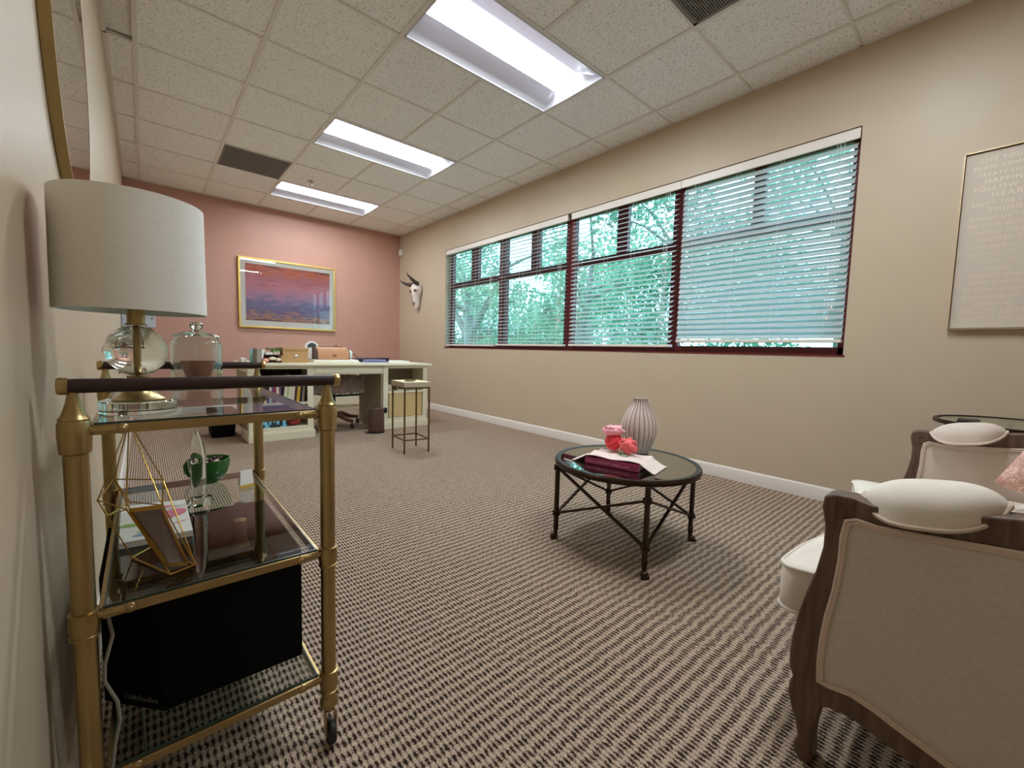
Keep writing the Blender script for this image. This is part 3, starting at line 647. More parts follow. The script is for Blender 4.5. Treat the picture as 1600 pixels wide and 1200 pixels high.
# crystal shard award
t = thing('crystal_shard', 'clear upright crystal shard on a chipped glass block, in front of the green cup', 'crystal', (.092,-1.70,z0))
s = MB(); cx, cy = .092, -1.70
sec = [(.0,.018,.008),(.05,.021,.009),(.11,.020,.009),(.155,.015,.008),(.18,.008,.005),(.19,.002,.002)]
vs = []; n = 6
random.seed(3)
for (h, a, b) in sec:
    for k in range(n): th = 2*PI*k/n+.3; j = random.uniform(.85,1.12); vs.append((cx-.004*(h/.19)+a*j*math.cos(th), cy+b*j*math.sin(th), z0+.0225+h))
fs = [(i*n+k,i*n+(k+1)%n,(i+1)*n+(k+1)%n,(i+1)*n+k) for i in range(len(sec)-1) for k in range(n)]+[tuple(range(n))[::-1], tuple(range((len(sec)-1)*n, len(sec)*n))]
s.add(vs, fs); s.build('shard', 'crystal', t)
g = MB(); vs = []; 
for h, a in ((.0005,.030),(.012,.032),(.022,.027)):
    for k in range(8): th = 2*PI*k/8+.2; j = random.uniform(.85,1.1); vs.append((cx+a*j*math.cos(th), cy+a*.8*j*math.sin(th), z0+h))
fs = [(i*8+k,i*8+(k+1)%8,(i+1)*8+(k+1)%8,(i+1)*8+k) for i in range(2) for k in range(8)]+[tuple(range(8))[::-1], tuple(range(16,24))]
g.add(vs, fs); g.build('glass_block', 'crystal', t)

# green cup of sweets
GX, GY = .136, -1.475
t = thing('green_cup', 'wide green stoneware cup with a side handle on the middle shelf', 'cup', (GX,GY,z0))
MB().lathe([(0,.0005),(.024,.0005),(.026,.004),(.038,.014),(.050,.034),(.056,.058),(.0585,.078),(.0545,.0785),(.051,.058),(.045,.036),(.034,.018),(0,.008)], (GX,GY,z0), 48).build('bowl', 'green', t)
hd = MB(); ha = 2.45
def hp(r, z): return (GX+r*math.cos(ha), GY+r*math.sin(ha), z0+z)
hd.tube([hp(.052,.066),hp(.068,.068),hp(.078,.052),hp(.074,.030),hp(.062,.018),hp(.045,.018)], [.006,.0065,.007,.007,.006,.005], 10); hd.build('handle', 'green', t)
random.seed(5)
for k in range(11):
    a = k*2.4; r = .009*math.sqrt(k)*1.25
    cb = MB(); cb.ball((GX+r*math.cos(a),GY+r*math.sin(a),z0+.068+random.uniform(0,.006)), .009, 10, 7, (1,.8,.75))
    dk = k % 3 != 1
    tag(cb.build('wrapped_sweet', 'candyd' if dk else 'candyl', org=(GX,GY,z0+.06)), ('dark red' if dk else 'cream')+' sweet piled in the green cup', 'sweet', 'sweets in the green cup')
# small tent card
t = thing('tent_card', 'small white and yellow folded card at the back corner of the middle shelf', 'card', (.222,-1.60,z0))
k = MB(); k.add([(.200,-1.612,z0+.0005),(.240,-1.605,z0+.0005),(.238,-1.580,z0+.052),(.206,-1.586,z0+.052)], [(0,1,2,3)]); k.add([(.206,-1.584,z0+.052),(.238,-1.578,z0+.052),(.242,-1.553,z0+.0005),(.202,-1.560,z0+.0005)], [(0,1,2,3)])
k.build('card', 'white', t, fixn=False); kk = MB(); kk.add([(.201,-1.6125,z0+.001),(.240,-1.6055,z0+.001),(.2395,-1.6015,z0+.010),(.2015,-1.6085,z0+.010)], [(0,1,2,3)]); kk.build('border', 'bookyellow', t, fixn=False)

# black bag-box with bottles on the bottom shelf
t = thing('black_box', 'large open black gift box with a white studio name on the bottom shelf', 'box', (.09,-1.85,SB))
P = [(-.108,-1.95),(-.005,-2.078),(.256,-2.078),(.256,-1.66),(-.108,-1.66)]
def inset(P, d):
    cx = sum(p[0] for p in P)/len(P); cy = sum(p[1] for p in P)/len(P); return [(cx+(x-cx)*(1-d/.16), cy+(y-cy)*(1-d/.2)) for x, y in P]
P = [(max(x,-.098),y) for x, y in P]; P[0] = (-.098,-1.968)
I = inset(P,.004); n = 5; zt, zb = .436, SB+.0005; bx = MB()
vs = [(x,y,zb) for x,y in P]+[(x,y,zt) for x,y in P]+[(x,y,zt) for x,y in I]+[(x,y,zb+.004) for x,y in I]
bx.add(vs, [tuple(range(n))[::-1], tuple(range(3*n,4*n))]+[(i,(i+1)%n,n+(i+1)%n,n+i) for i in range(n)]+[(n+i,n+(i+1)%n,2*n+(i+1)%n,2*n+i) for i in range(n)]+[(2*n+i,2*n+(i+1)%n,3*n+(i+1)%n,3*n+i) for i in range(n)])
bx.build('box_body', 'blackb', t, fixn=False)
d = (Vector((-.005,-2.078,0))-Vector((-.098,-1.968,0))); d.normalize(); nrm = d.cross(Vector((0,0,1)))
o_ = Vector((-.098,-1.968,SB+.016))+nrm*.0012+d*.050
textmesh('lettering', [('Cady',0,0,.016),('Studios',.034,0,.016)], .016, o_, d, (0,0,1), 'greyink', t)
def bottle(name, x, y, label, body, cap, ztop):
    t = thing(name, label, 'bottle', (x,y,SB+.005)); h = ztop-SB-.005
    MB().lathe([(0,0),(.040,0),(.042,.004),(.042,h-.145),(.036,h-.115),(.022,h-.075),(.015,h-.06),(.0145,h-.03),(0,h-.03)], (x,y,SB+.005), 32).build('glass_body', body, t)
    MB().lathe([(.0235,h-.078),(.0165,h-.058),(.0155,h-.030),(.0175,h-.026),(.0175,h-.012),(.0155,h-.003),(.010,h),(0,h)], (x,y,SB+.005), 24).build('foil_cap', cap, t)
bottle('champagne_bottle', .176, -1.770, 'champagne bottle with copper-gold foil neck inside the black box', 'darkglass', 'foil', .430)
bottle('wine_bottle', .205, -1.560+.0, 'dark bottle with a teal capsule standing behind the black box', 'darkglass', 'teal', .410)
# cord by the left leg
c = MB(); c.tube([(-.078,-2.150,.452),(-.070,-2.165,.41),(-.082,-2.165,.36),(-.083,-2.165,.33),(-.068,-2.165,.285),(-.066,-2.165,.25),(-.074,-2.165,.205),(-.079,-2.168,.165),(-.083,-2.185,.10),(-.06,-2.20,.03),(-.03,-2.10,.006),(-.05,-1.7,.006)], .0028, 8)
tag(c.build('power_cord', 'cord', org=(-.07,-2.165,0)), 'grey power cord dangling beside the near left leg of the cart', 'cord')

# ------------------------------------------------------------------ coffee table
TX, TY, TR, TZ = 1.764, -1.962, .345, .400
t = thing('coffee_table', 'round dark bronze coffee table with a mirrored glass top and paw feet', 'coffee table', (TX,TY,0))
r_ = MB(); r_.lathe([(TR-.026,-.012),(TR-.026,.0),(TR-.018,.002),(TR-.004,.002),(TR,-.003),(TR+.002,-.012),(TR,-.022),(TR-.01,-.024),(TR-.026,-.012)], (TX,TY,TZ), 96); r_.build('rim', 'bronze', t)
MB().lathe([(0,-.001),(TR-.025,-.001),(TR-.025,-.010),(0,-.010)], (TX,TY,TZ), 96).build('mirror_top', 'tablemirror', t)
legs = [(1.508,-1.748),(1.527,-2.232),(2.022,-2.182),(2.003,-1.698)]
zl = TZ-.018
for i, (x, y) in enumerate(legs):
    dx, dy = (x-TX), (y-TY); L = math.hypot(dx,dy); dx, dy = dx/L, dy/L
    g = MB(); g.bar((x,y,zl),(x,y,.045),.0165,.0165)
    g.lathe([(.010,.075),(.014,.07),(.012,.05),(.010,.035),(.011,.03)], (x,y,0), 14)
    g.ball((x+dx*.006,y+dy*.006,.016), .017, 12, 8, (1.1,1.1,.9))
    for s in (-1,0,1): g.ball((x+dx*.019-dy*s*.010,y+dy*.019+dx*s*.010,.009), .0085, 8, 6)
    zs = (.125,.325) if i in (1,3) else (.128,.358)
    for z in zs:
        g.box(x-.013,x+.013,y-.013,y+.013,z-.013,z+.013)
        for (ex, ey) in ((1,0),(-1,0),(0,1),(0,-1)): g.ball((x+ex*.018,y+ey*.018,z), .006, 8, 6)
    g.build('leg', 'bronze', t)
for i in range(4):
    j = (i+1) % 4; F, L_ = (i, j) if i in (1,3) else (j, i)      # F: legs 1 and 3, L_: legs 0 and 2
    f, l = legs[F], legs[L_]
    MB().bar((l[0],l[1],.358),(f[0],f[1],.125),.011,.011).build('brace', 'bronze', t)
    MB().bar((f[0],f[1],.325),(l[0],l[1],.128),.011,.011).build('brace', 'bronze', t)
# vase
VX, VY = 1.965, -1.90
t = thing('ribbed_vase', 'cream teardrop vase with thin plum vertical lines on the coffee table', 'vase', (VX,VY,TZ))
prof = [(0,.0005),(.036,.0005),(.040,.004),(.058,.05),(.067,.09),(.070,.125),(.064,.165),(.050,.20),(.036,.225),(.028,.245),(.0265,.258),(.0285,.262),(.024,.262),(.022,.25),(.03,.225),(.045,.195),(.055,.16),(.06,.12),(.03,.02),(0,.015)]
prof = [(r*1.32, h*1.11) for r, h in prof]
MB().lathe(prof, (VX,VY,TZ), 120, rib=-.022, ribn=22).build('body', 'vase', t)
ln = MB()
for k in range(22):
    a = 2*PI*k/22; pts = [(VX+(r*.978+.0006)*math.cos(a), VY+(r*.978+.0006)*math.sin(a), TZ+h) for r, h in prof[2:11]]; ln.tube(pts, .0014, 5, caps=False)
part(ln.build('lines', 'vaseline', t, fixn=False), 'thin plum vertical lines')
# book
t = thing('pink_book', 'raspberry pink hardback book under the napkin on the coffee table', 'book', (1.66,-1.95,TZ))
a = Vector((1.560,-1.872,0)); b = Vector((1.620,-2.125,0)); d = (b-a); LB = d.length; d.normalize(); nn = Vector((-d.y,d.x,0));
if nn.x < 0: nn = -nn
W_ = .17; hB = .030; z_ = TZ+.0005
def bb(mb, u0,u1,v0,v1,z0,z1): mb.add([tuple(a+d*u+nn*v)[:2]+(z,) for z in (z_+z0,z_+z1) for u, v in ((u0,v0),(u1,v0),(u1,v1),(u0,v1))], [(0,3,2,1),(4,5,6,7),(0,1,5,4),(1,2,6,5),(2,3,7,6),(3,0,4,7)])
cv = MB(); bb(cv,0,LB,0,W_,0,.0025); bb(cv,0,LB,0,W_,hB-.0025,hB); bb(cv,0,LB,0,.003,0,hB); cv.build('cover', 'bookp', t, bevel=.0006)
pg = MB(); bb(pg,.004,LB-.004,.003,W_-.004,.0025,hB-.0025); pg.build('pages', 'white', t)
textmesh('lettering', [('MEN IN FRIENDSHIP  MANUAL  LAW',0,0,.0125)], .012, a+d*.012-nn*.0008+Vector((0,0,z_+.011)), d, (0,0,1), 'booktext', t, font_space=1.0)
# napkin draped over the book
t_ = MB(); NX, NY = 34, 16; zt = z_+hB
vs = []; ce = a+d*(LB*.5)+nn*.085
for i in range(NX+1):
    for j in range(NY+1):
        u = -.20+.40*i/NX; v = -.075+.175*j/NY
        p = ce+d*(u*1.0)+nn*(v-.002+.03*(u))
        over = max(abs(u)-LB/2, 0); ov2 = max(-v-.085, 0)
        z = zt+.003+.004*math.sin(u*38+v*22)*.8+.003*math.sin(v*70)+.004
        if over > 0: z = max(zt+.004-over*.55+.002*math.sin(v*60), TZ+.004)
        vs.append((p.x,p.y,z))
fs = [(i*(NY+1)+j,(i+1)*(NY+1)+j,(i+1)*(NY+1)+j+1,i*(NY+1)+j+1) for i in range(NX) for j in range(NY)]
t_.add(vs, fs, True); np_ = t_.build('napkin', 'cloth', org=(ce.x,ce.y,zt)); sm = np_.modifiers.new('thick','SOLIDIFY'); sm.thickness = .0022; sm.offset = 1
tag(np_, 'pale pink embroidered napkin draped over the raspberry book', 'napkin')
# fabric flowers
FZ = zt+.012
def pom(name, c, r, m, label, sq=(1,1,1), petals=26, seed=1):
    random.seed(seed); g = MB(); g.ball(c, r*.72, 14, 10, sq)
    for k in range(petals):
        th = math.acos(1-2*(k+.5)/petals); ph = k*2.39996; dv = Vector((math.sin(th)*math.cos(ph),math.sin(th)*math.sin(ph),math.cos(th)))
        p = Vector(c)+Vector((dv.x*sq[0],dv.y*sq[1],dv.z*sq[2]))*r*.66; g.ball(p, r*.36*random.uniform(.8,1.1), 8, 6)
    o = g.build(name, m, org=(c[0],c[1],c[2]-r)); tag(o, label, 'fabric flower'); return o
pom('fabric_flower', (1.745,-1.900,FZ+.042), .045, 'coral', 'coral red round fabric flower, left of the pair on the napkin', (1,1,1), 30, 2)
pom('fabric_flower', (1.735,-1.990,FZ+.040), .043, 'coral2', 'salmon pink folded fabric flower at the right, in front of the vase', (1.1,1.25,1), 14, 3)
tl = MB(); random.seed(9)
for k in range(60):
    a_ = random.uniform(0,2*PI); rr = random.uniform(.03,.078); p0 = Vector((1.752,-1.885,FZ+.086)); hh = random.uniform(.006,.034); dv = Vector((math.cos(a_),math.sin(a_),0)); tv = Vector((-math.sin(a_),math.cos(a_),0))*random.uniform(.010,.022)
    tl.add([p0, p0+dv*rr*.6+tv+Vector((0,0,hh)), p0+dv*rr+Vector((0,0,hh*.8+random.uniform(-.004,.006))), p0+dv*rr*.6-tv+Vector((0,0,hh*.9))], [(0,1,2,3)], True)
tl.ball((1.752,-1.885,FZ+.094), .044, 14, 10, (1.2,1.25,.55))
tag(tl.build('tulle_puff', 'tulle', org=(1.758,-1.89,FZ+.06), fixn=False), 'pale pink tulle puff resting on top of the coral flower', 'fabric flower')
lf = MB(); random.seed(4)
for k in range(16):
    p = Vector((1.690+random.uniform(-.012,.012),-1.998+random.uniform(-.028,.028),FZ+random.uniform(-.002,.010))); a_ = Vector((random.gauss(0,1),random.gauss(0,1),random.gauss(0,.4))).normalized(); c2 = Vector((-a_.y,a_.x,.5)).normalized()
    lf.add([p-a_*.011,p+c2*.004,p+a_*.011,p-c2*.004], [(0,1,2,3)])
tag(lf.build('fabric_leaves', 'leafg', org=(1.69,-1.998,FZ), fixn=False), 'small cluster of green fabric leaves at the edge of the napkin', 'fabric leaves')

# ------------------------------------------------------------------ settee
AX0, AX1, BX0, BX1 = 1.10, 1.155, 2.445, 2.50
t = thing('settee', 'weathered oak framed settee upholstered in beige linen with double welting', 'settee', (1.8,-3.2,0))
out = [(-2.922,.632),(-2.908,.625),(-2.905,.60),(-2.913,.56),(-2.913,.51),(-2.903,.45),(-2.890,.40),(-2.878,.345),(-2.870,.29),(-2.867,.24),(-2.869,.205),(-2.877,.188),(-2.871,.172),(-2.870,.145),(-2.877,.118),(-2.888,.088),(-2.895,.055),(-2.888,.032),(-2.890,.014),(-2.902,0),(-2.922,0),(-2.926,.02),(-2.922,.05),(-2.924,.085),(-2.929,.12),(-2.936,.150),(-2.955,.160),(-2.99,.160),(-3.06,.140),(-3.14,.118),(-3.25,.104),(-3.36,.110),(-3.43,.118),(-3.47,.10),(-3.50,.05),(-3.525,0),(-3.555,0),(-3.55,.08),(-3.545,.2),(-3.57,.6),(-3.60,.92),(-3.56,.92),(-3.50,.72),(-3.42,.69),(-3.30,.676),(-3.18,.660),(-3.07,.640),(-2.99,.626),(-2.955,.634)]
ipan = [(-2.966,.590),(-2.950,.583),(-2.945,.545),(-2.945,.49),(-2.939,.42),(-2.930,.36),(-2.925,.302),(-2.924,.25),(-2.926,.208),(-2.945,.208),(-2.983,.214),(-3.02,.206),(-3.056,.194),(-3.13,.171),(-3.225,.150),(-3.33,.150),(-3.44,.158),(-3.50,.17),(-3.50,.4),(-3.50,.62),(-3.42,.628),(-3.30,.618),(-3.19,.604),(-3.07,.592),(-3.0,.586)]
def arm(x0, x1):
    f = MB(); no, ni = len(out), len(ipan)
    me = bpy.data.meshes.new('tmp'); bm = bmesh.new()
    vo = [bm.verts.new((x0,y,z)) for y, z in out]; vi = [bm.verts.new((x0,y,z)) for y, z in ipan]
    eo = [bm.edges.new((vo[k],vo[(k+1)%no])) for k in range(no)]; ei = [bm.edges.new((vi[k],vi[(k+1)%ni])) for k in range(ni)]
    bmesh.ops.triangle_fill(bm, edges=eo+ei, use_beauty=True, use_dissolve=False)
    bm.verts.index_update(); tri = [tuple(v.index for v in fc.verts) for fc in bm.faces]; bm.free(); bpy.data.meshes.remove(me)
    P = out+ipan; n = no+ni; vs = [(x0,y,z) for y, z in P]+[(x1,y,z) for y, z in P]
    fs = tri+[tuple(k+n for k in f_) for f_ in tri]+[(k,(k+1)%no,n+(k+1)%no,n+k) for k in range(no)]+[(no+k,no+(k+1)%ni,n+no+(k+1)%ni,n+no+k) for k in range(ni)]
    f.add(vs, fs); fr = f.build('arm_frame', 'oak', t, bevel=.005, seg=3)
    part(fr, 'weathered oak arm frame')
    # scroll carving at the top front of the stile
    for xs_, s in ((x0,-1),(x1,1)):
        sc = MB(); pts = [(xs_+s*.0005, -2.935+(.004+.0026*k*.6)*math.cos(k*.55), .603+(.004+.0026*k*.6)*math.sin(k*.55)) for k in range(12)]; sc.tube(pts, .0022, 6); sc.build('scroll_carving', 'oak', fr); sc = MB()
        pts = [(xs_+s*.0003, y-.003, .172+.006*math.sin((y+2.9)*60)) for y in (-2.876,-2.89,-2.905,-2.92)]; sc.tube(pts, .0018, 6); sc.build('carved_line', 'oak', fr)
    # upholstered panel, bulged on both faces
    pn = MB(); cy = sum(p[0] for p in ipan)/ni; cz = sum(p[1] for p in ipan)/ni
    for xs_, s in ((x0,-1),(x1,1)):
        vs = []; rings = [(1,-.004),(.96,.002),(.85,.005),(.6,.008),(.3,.009)]
        for (k_, dx) in rings: vs += [(xs_+s*dx, cy+(y-cy)*k_, cz+(z-cz)*k_) for y, z in ipan]
        vs.append((xs_+s*.0095, cy, cz)); fs = []
        for r in range(len(rings)-1):
            for k in range(ni): fs.append((r*ni+k, r*ni+(k+1)%ni, (r+1)*ni+(k+1)%ni, (r+1)*ni+k))
        for k in range(ni): fs.append(((len(rings)-1)*ni+k, (len(rings)-1)*ni+(k+1)%ni, len(vs)-1))
        pn.add(vs, fs, True)
    po = pn.build('arm_panel', 'linenp' if x0 == AX0 else 'linen', t, smooth_angle=60)
    wl = MB()
    for xs_, s in ((x0,-1),(x1,1)):
        for sc_, rr in ((1.0,.0042),(.972,.0042)):
            wl.tube([(xs_+s*.003, cy+(y-cy)*sc_+(0), cz+(z-cz)*sc_) for y, z in ipan], rr, 8, closed=True)
    wl.build('welting', 'welt', po, fixn=False)
    # arm pad
    N = 22; K = 14; vs = []; ya, yb = -2.966, -3.170; pad = MB()
    xc = (x0+x1)/2+(.032 if x0 == AX0 else -.032)
    def sec(i):
        f_ = i/N; e = max(0.0, 1-abs(2*f_-1)**3)**.75; return ya+(yb-ya)*f_, e
    for i in range(N+1):
        y, e = sec(i); zb_ = .632+(-(y+2.966))*.17-.040*e
        for k in range(K+1):
            a_ = PI*k/K; vs.append((xc+.080*max(e,.12)*math.cos(a_), y, zb_+(.040+.038)*e*math.sin(a_)**.65+.001))
    fs = [(i*(K+1)+k,(i+1)*(K+1)+k,(i+1)*(K+1)+k+1,i*(K+1)+k+1) for i in range(N) for k in range(K)]
    pad.add(vs, fs, True); pd = pad.build('arm_pad', 'linenw' if x0 == AX0 else 'linen', t, smooth_angle=80)
    w2 = MB(); cyc = []
    for side in (0,K):
        idx = range(N+1) if side == 0 else range(N,-1,-1)
        for i in idx: v = vs[i*(K+1)+side]; cyc.append((v[0]+(.002 if side == 0 else -.002), v[1], v[2]))
    w2.tube(cyc, .0046, 8, closed=True); w2.build('welting', 'welt', pd, fixn=False)
arm(AX0, AX1); arm(BX0, BX1)
# seat rails, back
sr = MB(); N = 24; vs = []
for i in range(N+1):
    x = AX1+(BX0-AX1)*i/N; f_ = i/N; yb_ = -2.885+.035*math.sin(PI*f_); zb_ = .145-.03*math.cos(2*PI*f_*1)+.02
    vs += [(x,yb_,zb_-.01),(x,yb_,.235),(x,yb_-.03,.235),(x,yb_-.03,zb_-.01)]
sr.add(vs, [(i*4+k,(i+1)*4+k,(i+1)*4+(k+1)%4,i*4+(k+1)%4) for i in range(N) for k in range(4)]+[(0,1,2,3),(N*4+3,N*4+2,N*4+1,N*4)], False)
sr.build('seat_rail', 'oak', t, bevel=.004)
MB().box(AX1,BX0,-3.50,-2.915,.20,.298).build('seat_deck', 'linen', t)
bk = MB(); bk.add([(x,y,z) for x in (AX1,BX0) for y, z in ((-3.47,.245),(-3.54,.90),(-3.60,.90),(-3.55,.245))], [(0,1,5,4),(1,2,6,5),(2,3,7,6),(3,0,4,7),(0,3,2,1),(4,5,6,7)]); bk.build('back_panel', 'linen', t, bevel=.02, seg=3)
bt = MB(); pts = [(AX0+.02+(BX1-AX0-.04)*i/20, -3.575, .905+.05*math.sin(PI*i/20)) for i in range(21)]
for i in range(20): bt.bar(pts[i], pts[i+1], .05, .05)
bt.build('crest_rail', 'oak', t, bevel=.004)
# T cushion (loose, lifts away)
t = thing('seat_cushion', 'thick white box cushion with welted edges on the settee seat', 'cushion', (1.8,-3.1,.247))
o_ = []
def arc(cx, cy, r, a0, a1, n=6): return [(cx+r*math.cos(R(a0+(a1-a0)*k/n)), cy+r*math.sin(R(a0+(a1-a0)*k/n))) for k in range(n+1)]
front = [(1.26+(2.20-1.26)*k/14, -2.814-.036*math.sin(PI*k/14)+.04*(k/14)**3) for k in range(15)]
po = [(1.19,-3.42),(1.19,-2.95),(1.182,-2.92)]+arc(1.212,-2.850,.040,180,80,5)+front+arc(2.25,-2.800,.040,100,0,6)+[(2.30,-2.85)]+[(2.31,-2.92),(2.40,-2.935),(2.415,-3.42)]
n = len(po); cy_ = -3.1; cx_ = 1.8; cu = MB(); zb, zt = .300, .412
lay = [(.985,zb),(1.0,zb+.006),(1.002,zb+.04),(1.004,zb+.08),(1.002,zt-.03),(1.0,zt-.004)]
top = [(.992,zt+.002),(.95,zt+.005),(.85,zt+.009),(.6,zt+.014),(.3,zt+.016)]
vs = []; L2 = [(1.0 if k<0 else k, z) for k, z in lay+top]
for k_, z in L2: vs += [(cx_+(x-cx_)*k_, cy_+(y-cy_)*k_, z+(.004*math.sin(x*23+y*17) if z > zt-.01 else .0)) for x, y in po]
vs.append((cx_,cy_,zt+.018)); vs.append((cx_,cy_,zb)); fs = []
for r in range(len(L2)-1):
    for k in range(n): fs.append((r*n+k, r*n+(k+1)%n, (r+1)*n+(k+1)%n, (r+1)*n+k))
for k in range(n): fs.append(((len(L2)-1)*n+k, (len(L2)-1)*n+(k+1)%n, len(vs)-2)); fs.append((k,(k+1)%n,len(vs)-1))
cu.add(vs, fs, True); cu.build('cushion_body', 'linenw', t, smooth_angle=60)
w3 = MB()
for z in (zt, zb+.004): w3.tube([(x,y,z+(.004*math.sin(x*23+y*17) if z > .3 else 0)) for x, y in po], .0045, 8, closed=True)
w3.build('welting', 'linenw', t, fixn=False)
# pink pillow
pl = MB(); N = 20; S = .155; vs = []; Cp = Vector((2.27,-3.345,.585)); ux = Vector((.25,-.968,0)); uz = Vector((.22,.0,.97)).normalized(); un = ux.cross(uz).normalized(); uz = un.cross(ux)
ca, sa = math.cos(R(-25)), math.sin(R(-25)); e1 = ux*ca+uz*sa; e2 = -ux*sa+uz*ca
for sgn in (1,-1):
    for i in range(N+1):
        for j in range(N+1):
            u = -1+2*i/N; v = -1+2*j/N; q = (1-u*u)*(1-v*v); pin = 1-.07*(1-abs(u))*(v*v) ; pin2 = 1-.07*(1-abs(v))*(u*u)
            vs.append(Cp+e1*u*S*pin2+e2*v*S*pin+un*sgn*.055*q**.42)
m_ = (N+1)**2; fs = []
for i in range(N):
    for j in range(N):
        q = (i*(N+1)+j,(i+1)*(N+1)+j,(i+1)*(N+1)+j+1,i*(N+1)+j+1); fs.append(q); fs.append(tuple(k+m_ for k in q)[::-1])
pl.add(vs, fs, True); tag(pl.build('throw_pillow', 'damask', org=tuple(Cp-Vector((0,0,.2))), smooth_angle=80), 'dusty pink damask throw pillow leaning in the far corner of the settee', 'pillow')

# side table by the window wall
SX, SY, SR2, SZ = 2.965, -3.215, .285, .655
t = thing('side_table', 'round bronze side table with a glass top behind the settee', 'side table', (SX,SY,0))
MB().lathe([(SR2-.014,-.018),(SR2,-.018),(SR2+.002,-.009),(SR2,0),(SR2-.014,0)], (SX,SY,SZ), 72).build('rim', 'bronze', t)
MB().lathe([(0,-.003),(SR2-.013,-.003),(SR2-.013,-.008),(0,-.008)], (SX,SY,SZ), 72).build('glass_top', 'jarglass', t)
for k in range(3):
    a_ = [2.18,.1,-2.0][k]; x, y = SX+(SR2-.012)*math.cos(a_), SY+(SR2-.012)*math.sin(a_); MB().bar((x,y,0),(x,y,SZ-.016),.020,.020).build('leg', 'bronze', t)
MB().lathe([(.22,.16),(.23,.16),(.23,.175),(.22,.175),(.22,.16)], (SX,SY,0), 48).build('stretcher_ring', 'bronze', t)
dk = MB(); dk.box(2.80,2.92,-3.09,-3.02,SZ-.0025,SZ+.006); tag(dk.build('coaster_tray', 'black', org=(2.86,-3.05,SZ), bevel=.002), 'flat black tray lying on the glass side table', 'tray')

# ------------------------------------------------------------------ framed art
def frame_y(name, label, x0, x1, z0, z1):
    t = thing(name, label, 'picture', ((x0+x1)/2, YF, z0)); y1 = YF-.002; y0 = YF-.040; wd = .024
    f = MB()
    for (a,b,c,d) in ((x0,x1,z0,z0+wd),(x0,x1,z1-wd,z1),(x0,x0+wd,z0+wd,z1-wd),(x1-wd,x1,z0+wd,z1-wd)): f.box(a,b,y0,y1,c,d)
    f.build('frame', 'goldframe', t, bevel=.003)
    mm = .078; yb = y0+.014
    k = MB(); a0, a1, c0, c1 = x0+wd, x1-wd, z0+wd, z1-wd
    for (a,b,c,d) in ((a0,a1,c0,c0+mm),(a0,a1,c1-mm*.75,c1),(a0,a0+mm*.75,c0+mm,c1-mm*.75),(a1-mm*.75,a1,c0+mm,c1-mm*.75)): k.box(a,b,yb,yb+.003,c,d)
    k.build('mat_board', 'white', t)
    p = MB(); p.box(a0+.02,a1-.02,yb+.0035,yb+.008,c0+.02,c1-.02); p.build('print', painting_mat(a0,a1,c0,c1), t)
    g = MB(); g.add([(a0,yb-.006,c0),(a1,yb-.006,c0),(a1,yb-.006,c1),(a0,yb-.006,c1)], [(0,1,2,3)]); g.build('glazing', panemat('picture_glass', (250,250,250), .02), t, fixn=False)
frame_y('framed_painting', 'gold framed abstract pink and blue picture on the rose wall', .966, 2.232, 1.148, 2.098)
# word sign on the right wall
t = thing('word_sign', 'blush canvas with rows of foil words in a thin gold frame on the tan wall', 'sign', (XR,-3.45,1.10))
y1, y0, z0, z1 = -2.925, -3.925, 1.100, 2.012
MB().box(XR-.022,XR-.004,y0+.008,y1-.008,z0+.008,z1-.008).build('canvas', 'signbg', t)
f = MB()
for (a,b,c,d) in ((y0,y1,z0,z0+.004),(y0,y1,z1-.004,z1),(y0,y0+.004,z0,z1),(y1-.004,y1,z0,z1)): f.box(XR-.034,XR-.002,a,b,c,d)
part(f.build('frame', mat('champagne_frame', (206,182,146), .4, metal=.6), t), 'thin gold frame')
rows = [('LIVE YOUR DREAM',.05,.038),('SHOW COMPASSION',.02,.034),('CREATE LOVE',.04,.034),('HAPPINESS',.075,.044),('FOLLOW YOUR',.03,.044),('HEART',.11,.052),('ENJOY THE LITTLE',.03,.034),('THINGS',.10,.046),('LAUGH OUT LOUD',.03,.034),('BE YOUR BEST SELF',.03,.032),('CHERISH EVERY',.04,.032),('MOMENT',.08,.040),('DREAM BIG',.06,.032),('DO WHAT YOU LOVE',.03,.030),('WATCH THE',.09,.026),('SUNRISE',.12,.028),('ALWAYS READ',.05,.034),('MAKE A WISH',.05,.034),('BE SPONTANEOUS',.03,.032),('REMEMBER TO',.03,.036),('BREATHE',.085,.038),('FALL IN LOVE',.03,.042),('TODAY IS THE DAY',.02,.034)]
z = z1-.058; ls = []
for tx, ind, sz in rows: ls.append((tx, ind*.8, z-z0, sz*.74)); z -= (z1-z0-.07)/len(rows)
textmesh('lettering', ls, .03, (XR-.0224,y1-.02,z0), (0,-1,0), (0,0,1), 'foiltxt', t, font_space=1.2)

# steer skull on the right wall
KY = 2.985
t = thing('steer_skull', 'bleached steer skull with dark horns hung on the tan wall by the corner', 'wall ornament', (XR,KY,1.55))
sk = MB(); secs = [(1.935,.050,.060,.035),(1.910,.085,.095,.055),(1.87,.100,.115,.062),(1.82,.100,.105,.070),(1.77,.082,.095,.066),(1.72,.055,.080,.058),(1.67,.050,.070,.050),(1.61,.046,.060,.042),(1.57,.036,.046,.034),(1.545,.018,.024,.020)]
vs = []; K = 16
for (z, wy, dx, of) in secs:
    for k in range(K):
        a_ = 2*PI*k/K; xx = min(XR-.050-dx*math.cos(a_)*.8, XR-.006); vs.append((xx, KY+wy*math.sin(a_)*(1+.08*math.sin(3*a_)), z))
fs = [(i*K+k,i*K+(k+1)%K,(i+1)*K+(k+1)%K,(i+1)*K+k) for i in range(len(secs)-1) for k in range(K)]+[tuple(range(K)), tuple(range((len(secs)-1)*K,len(secs)*K))[::-1]]
sk.add(vs, fs, True)
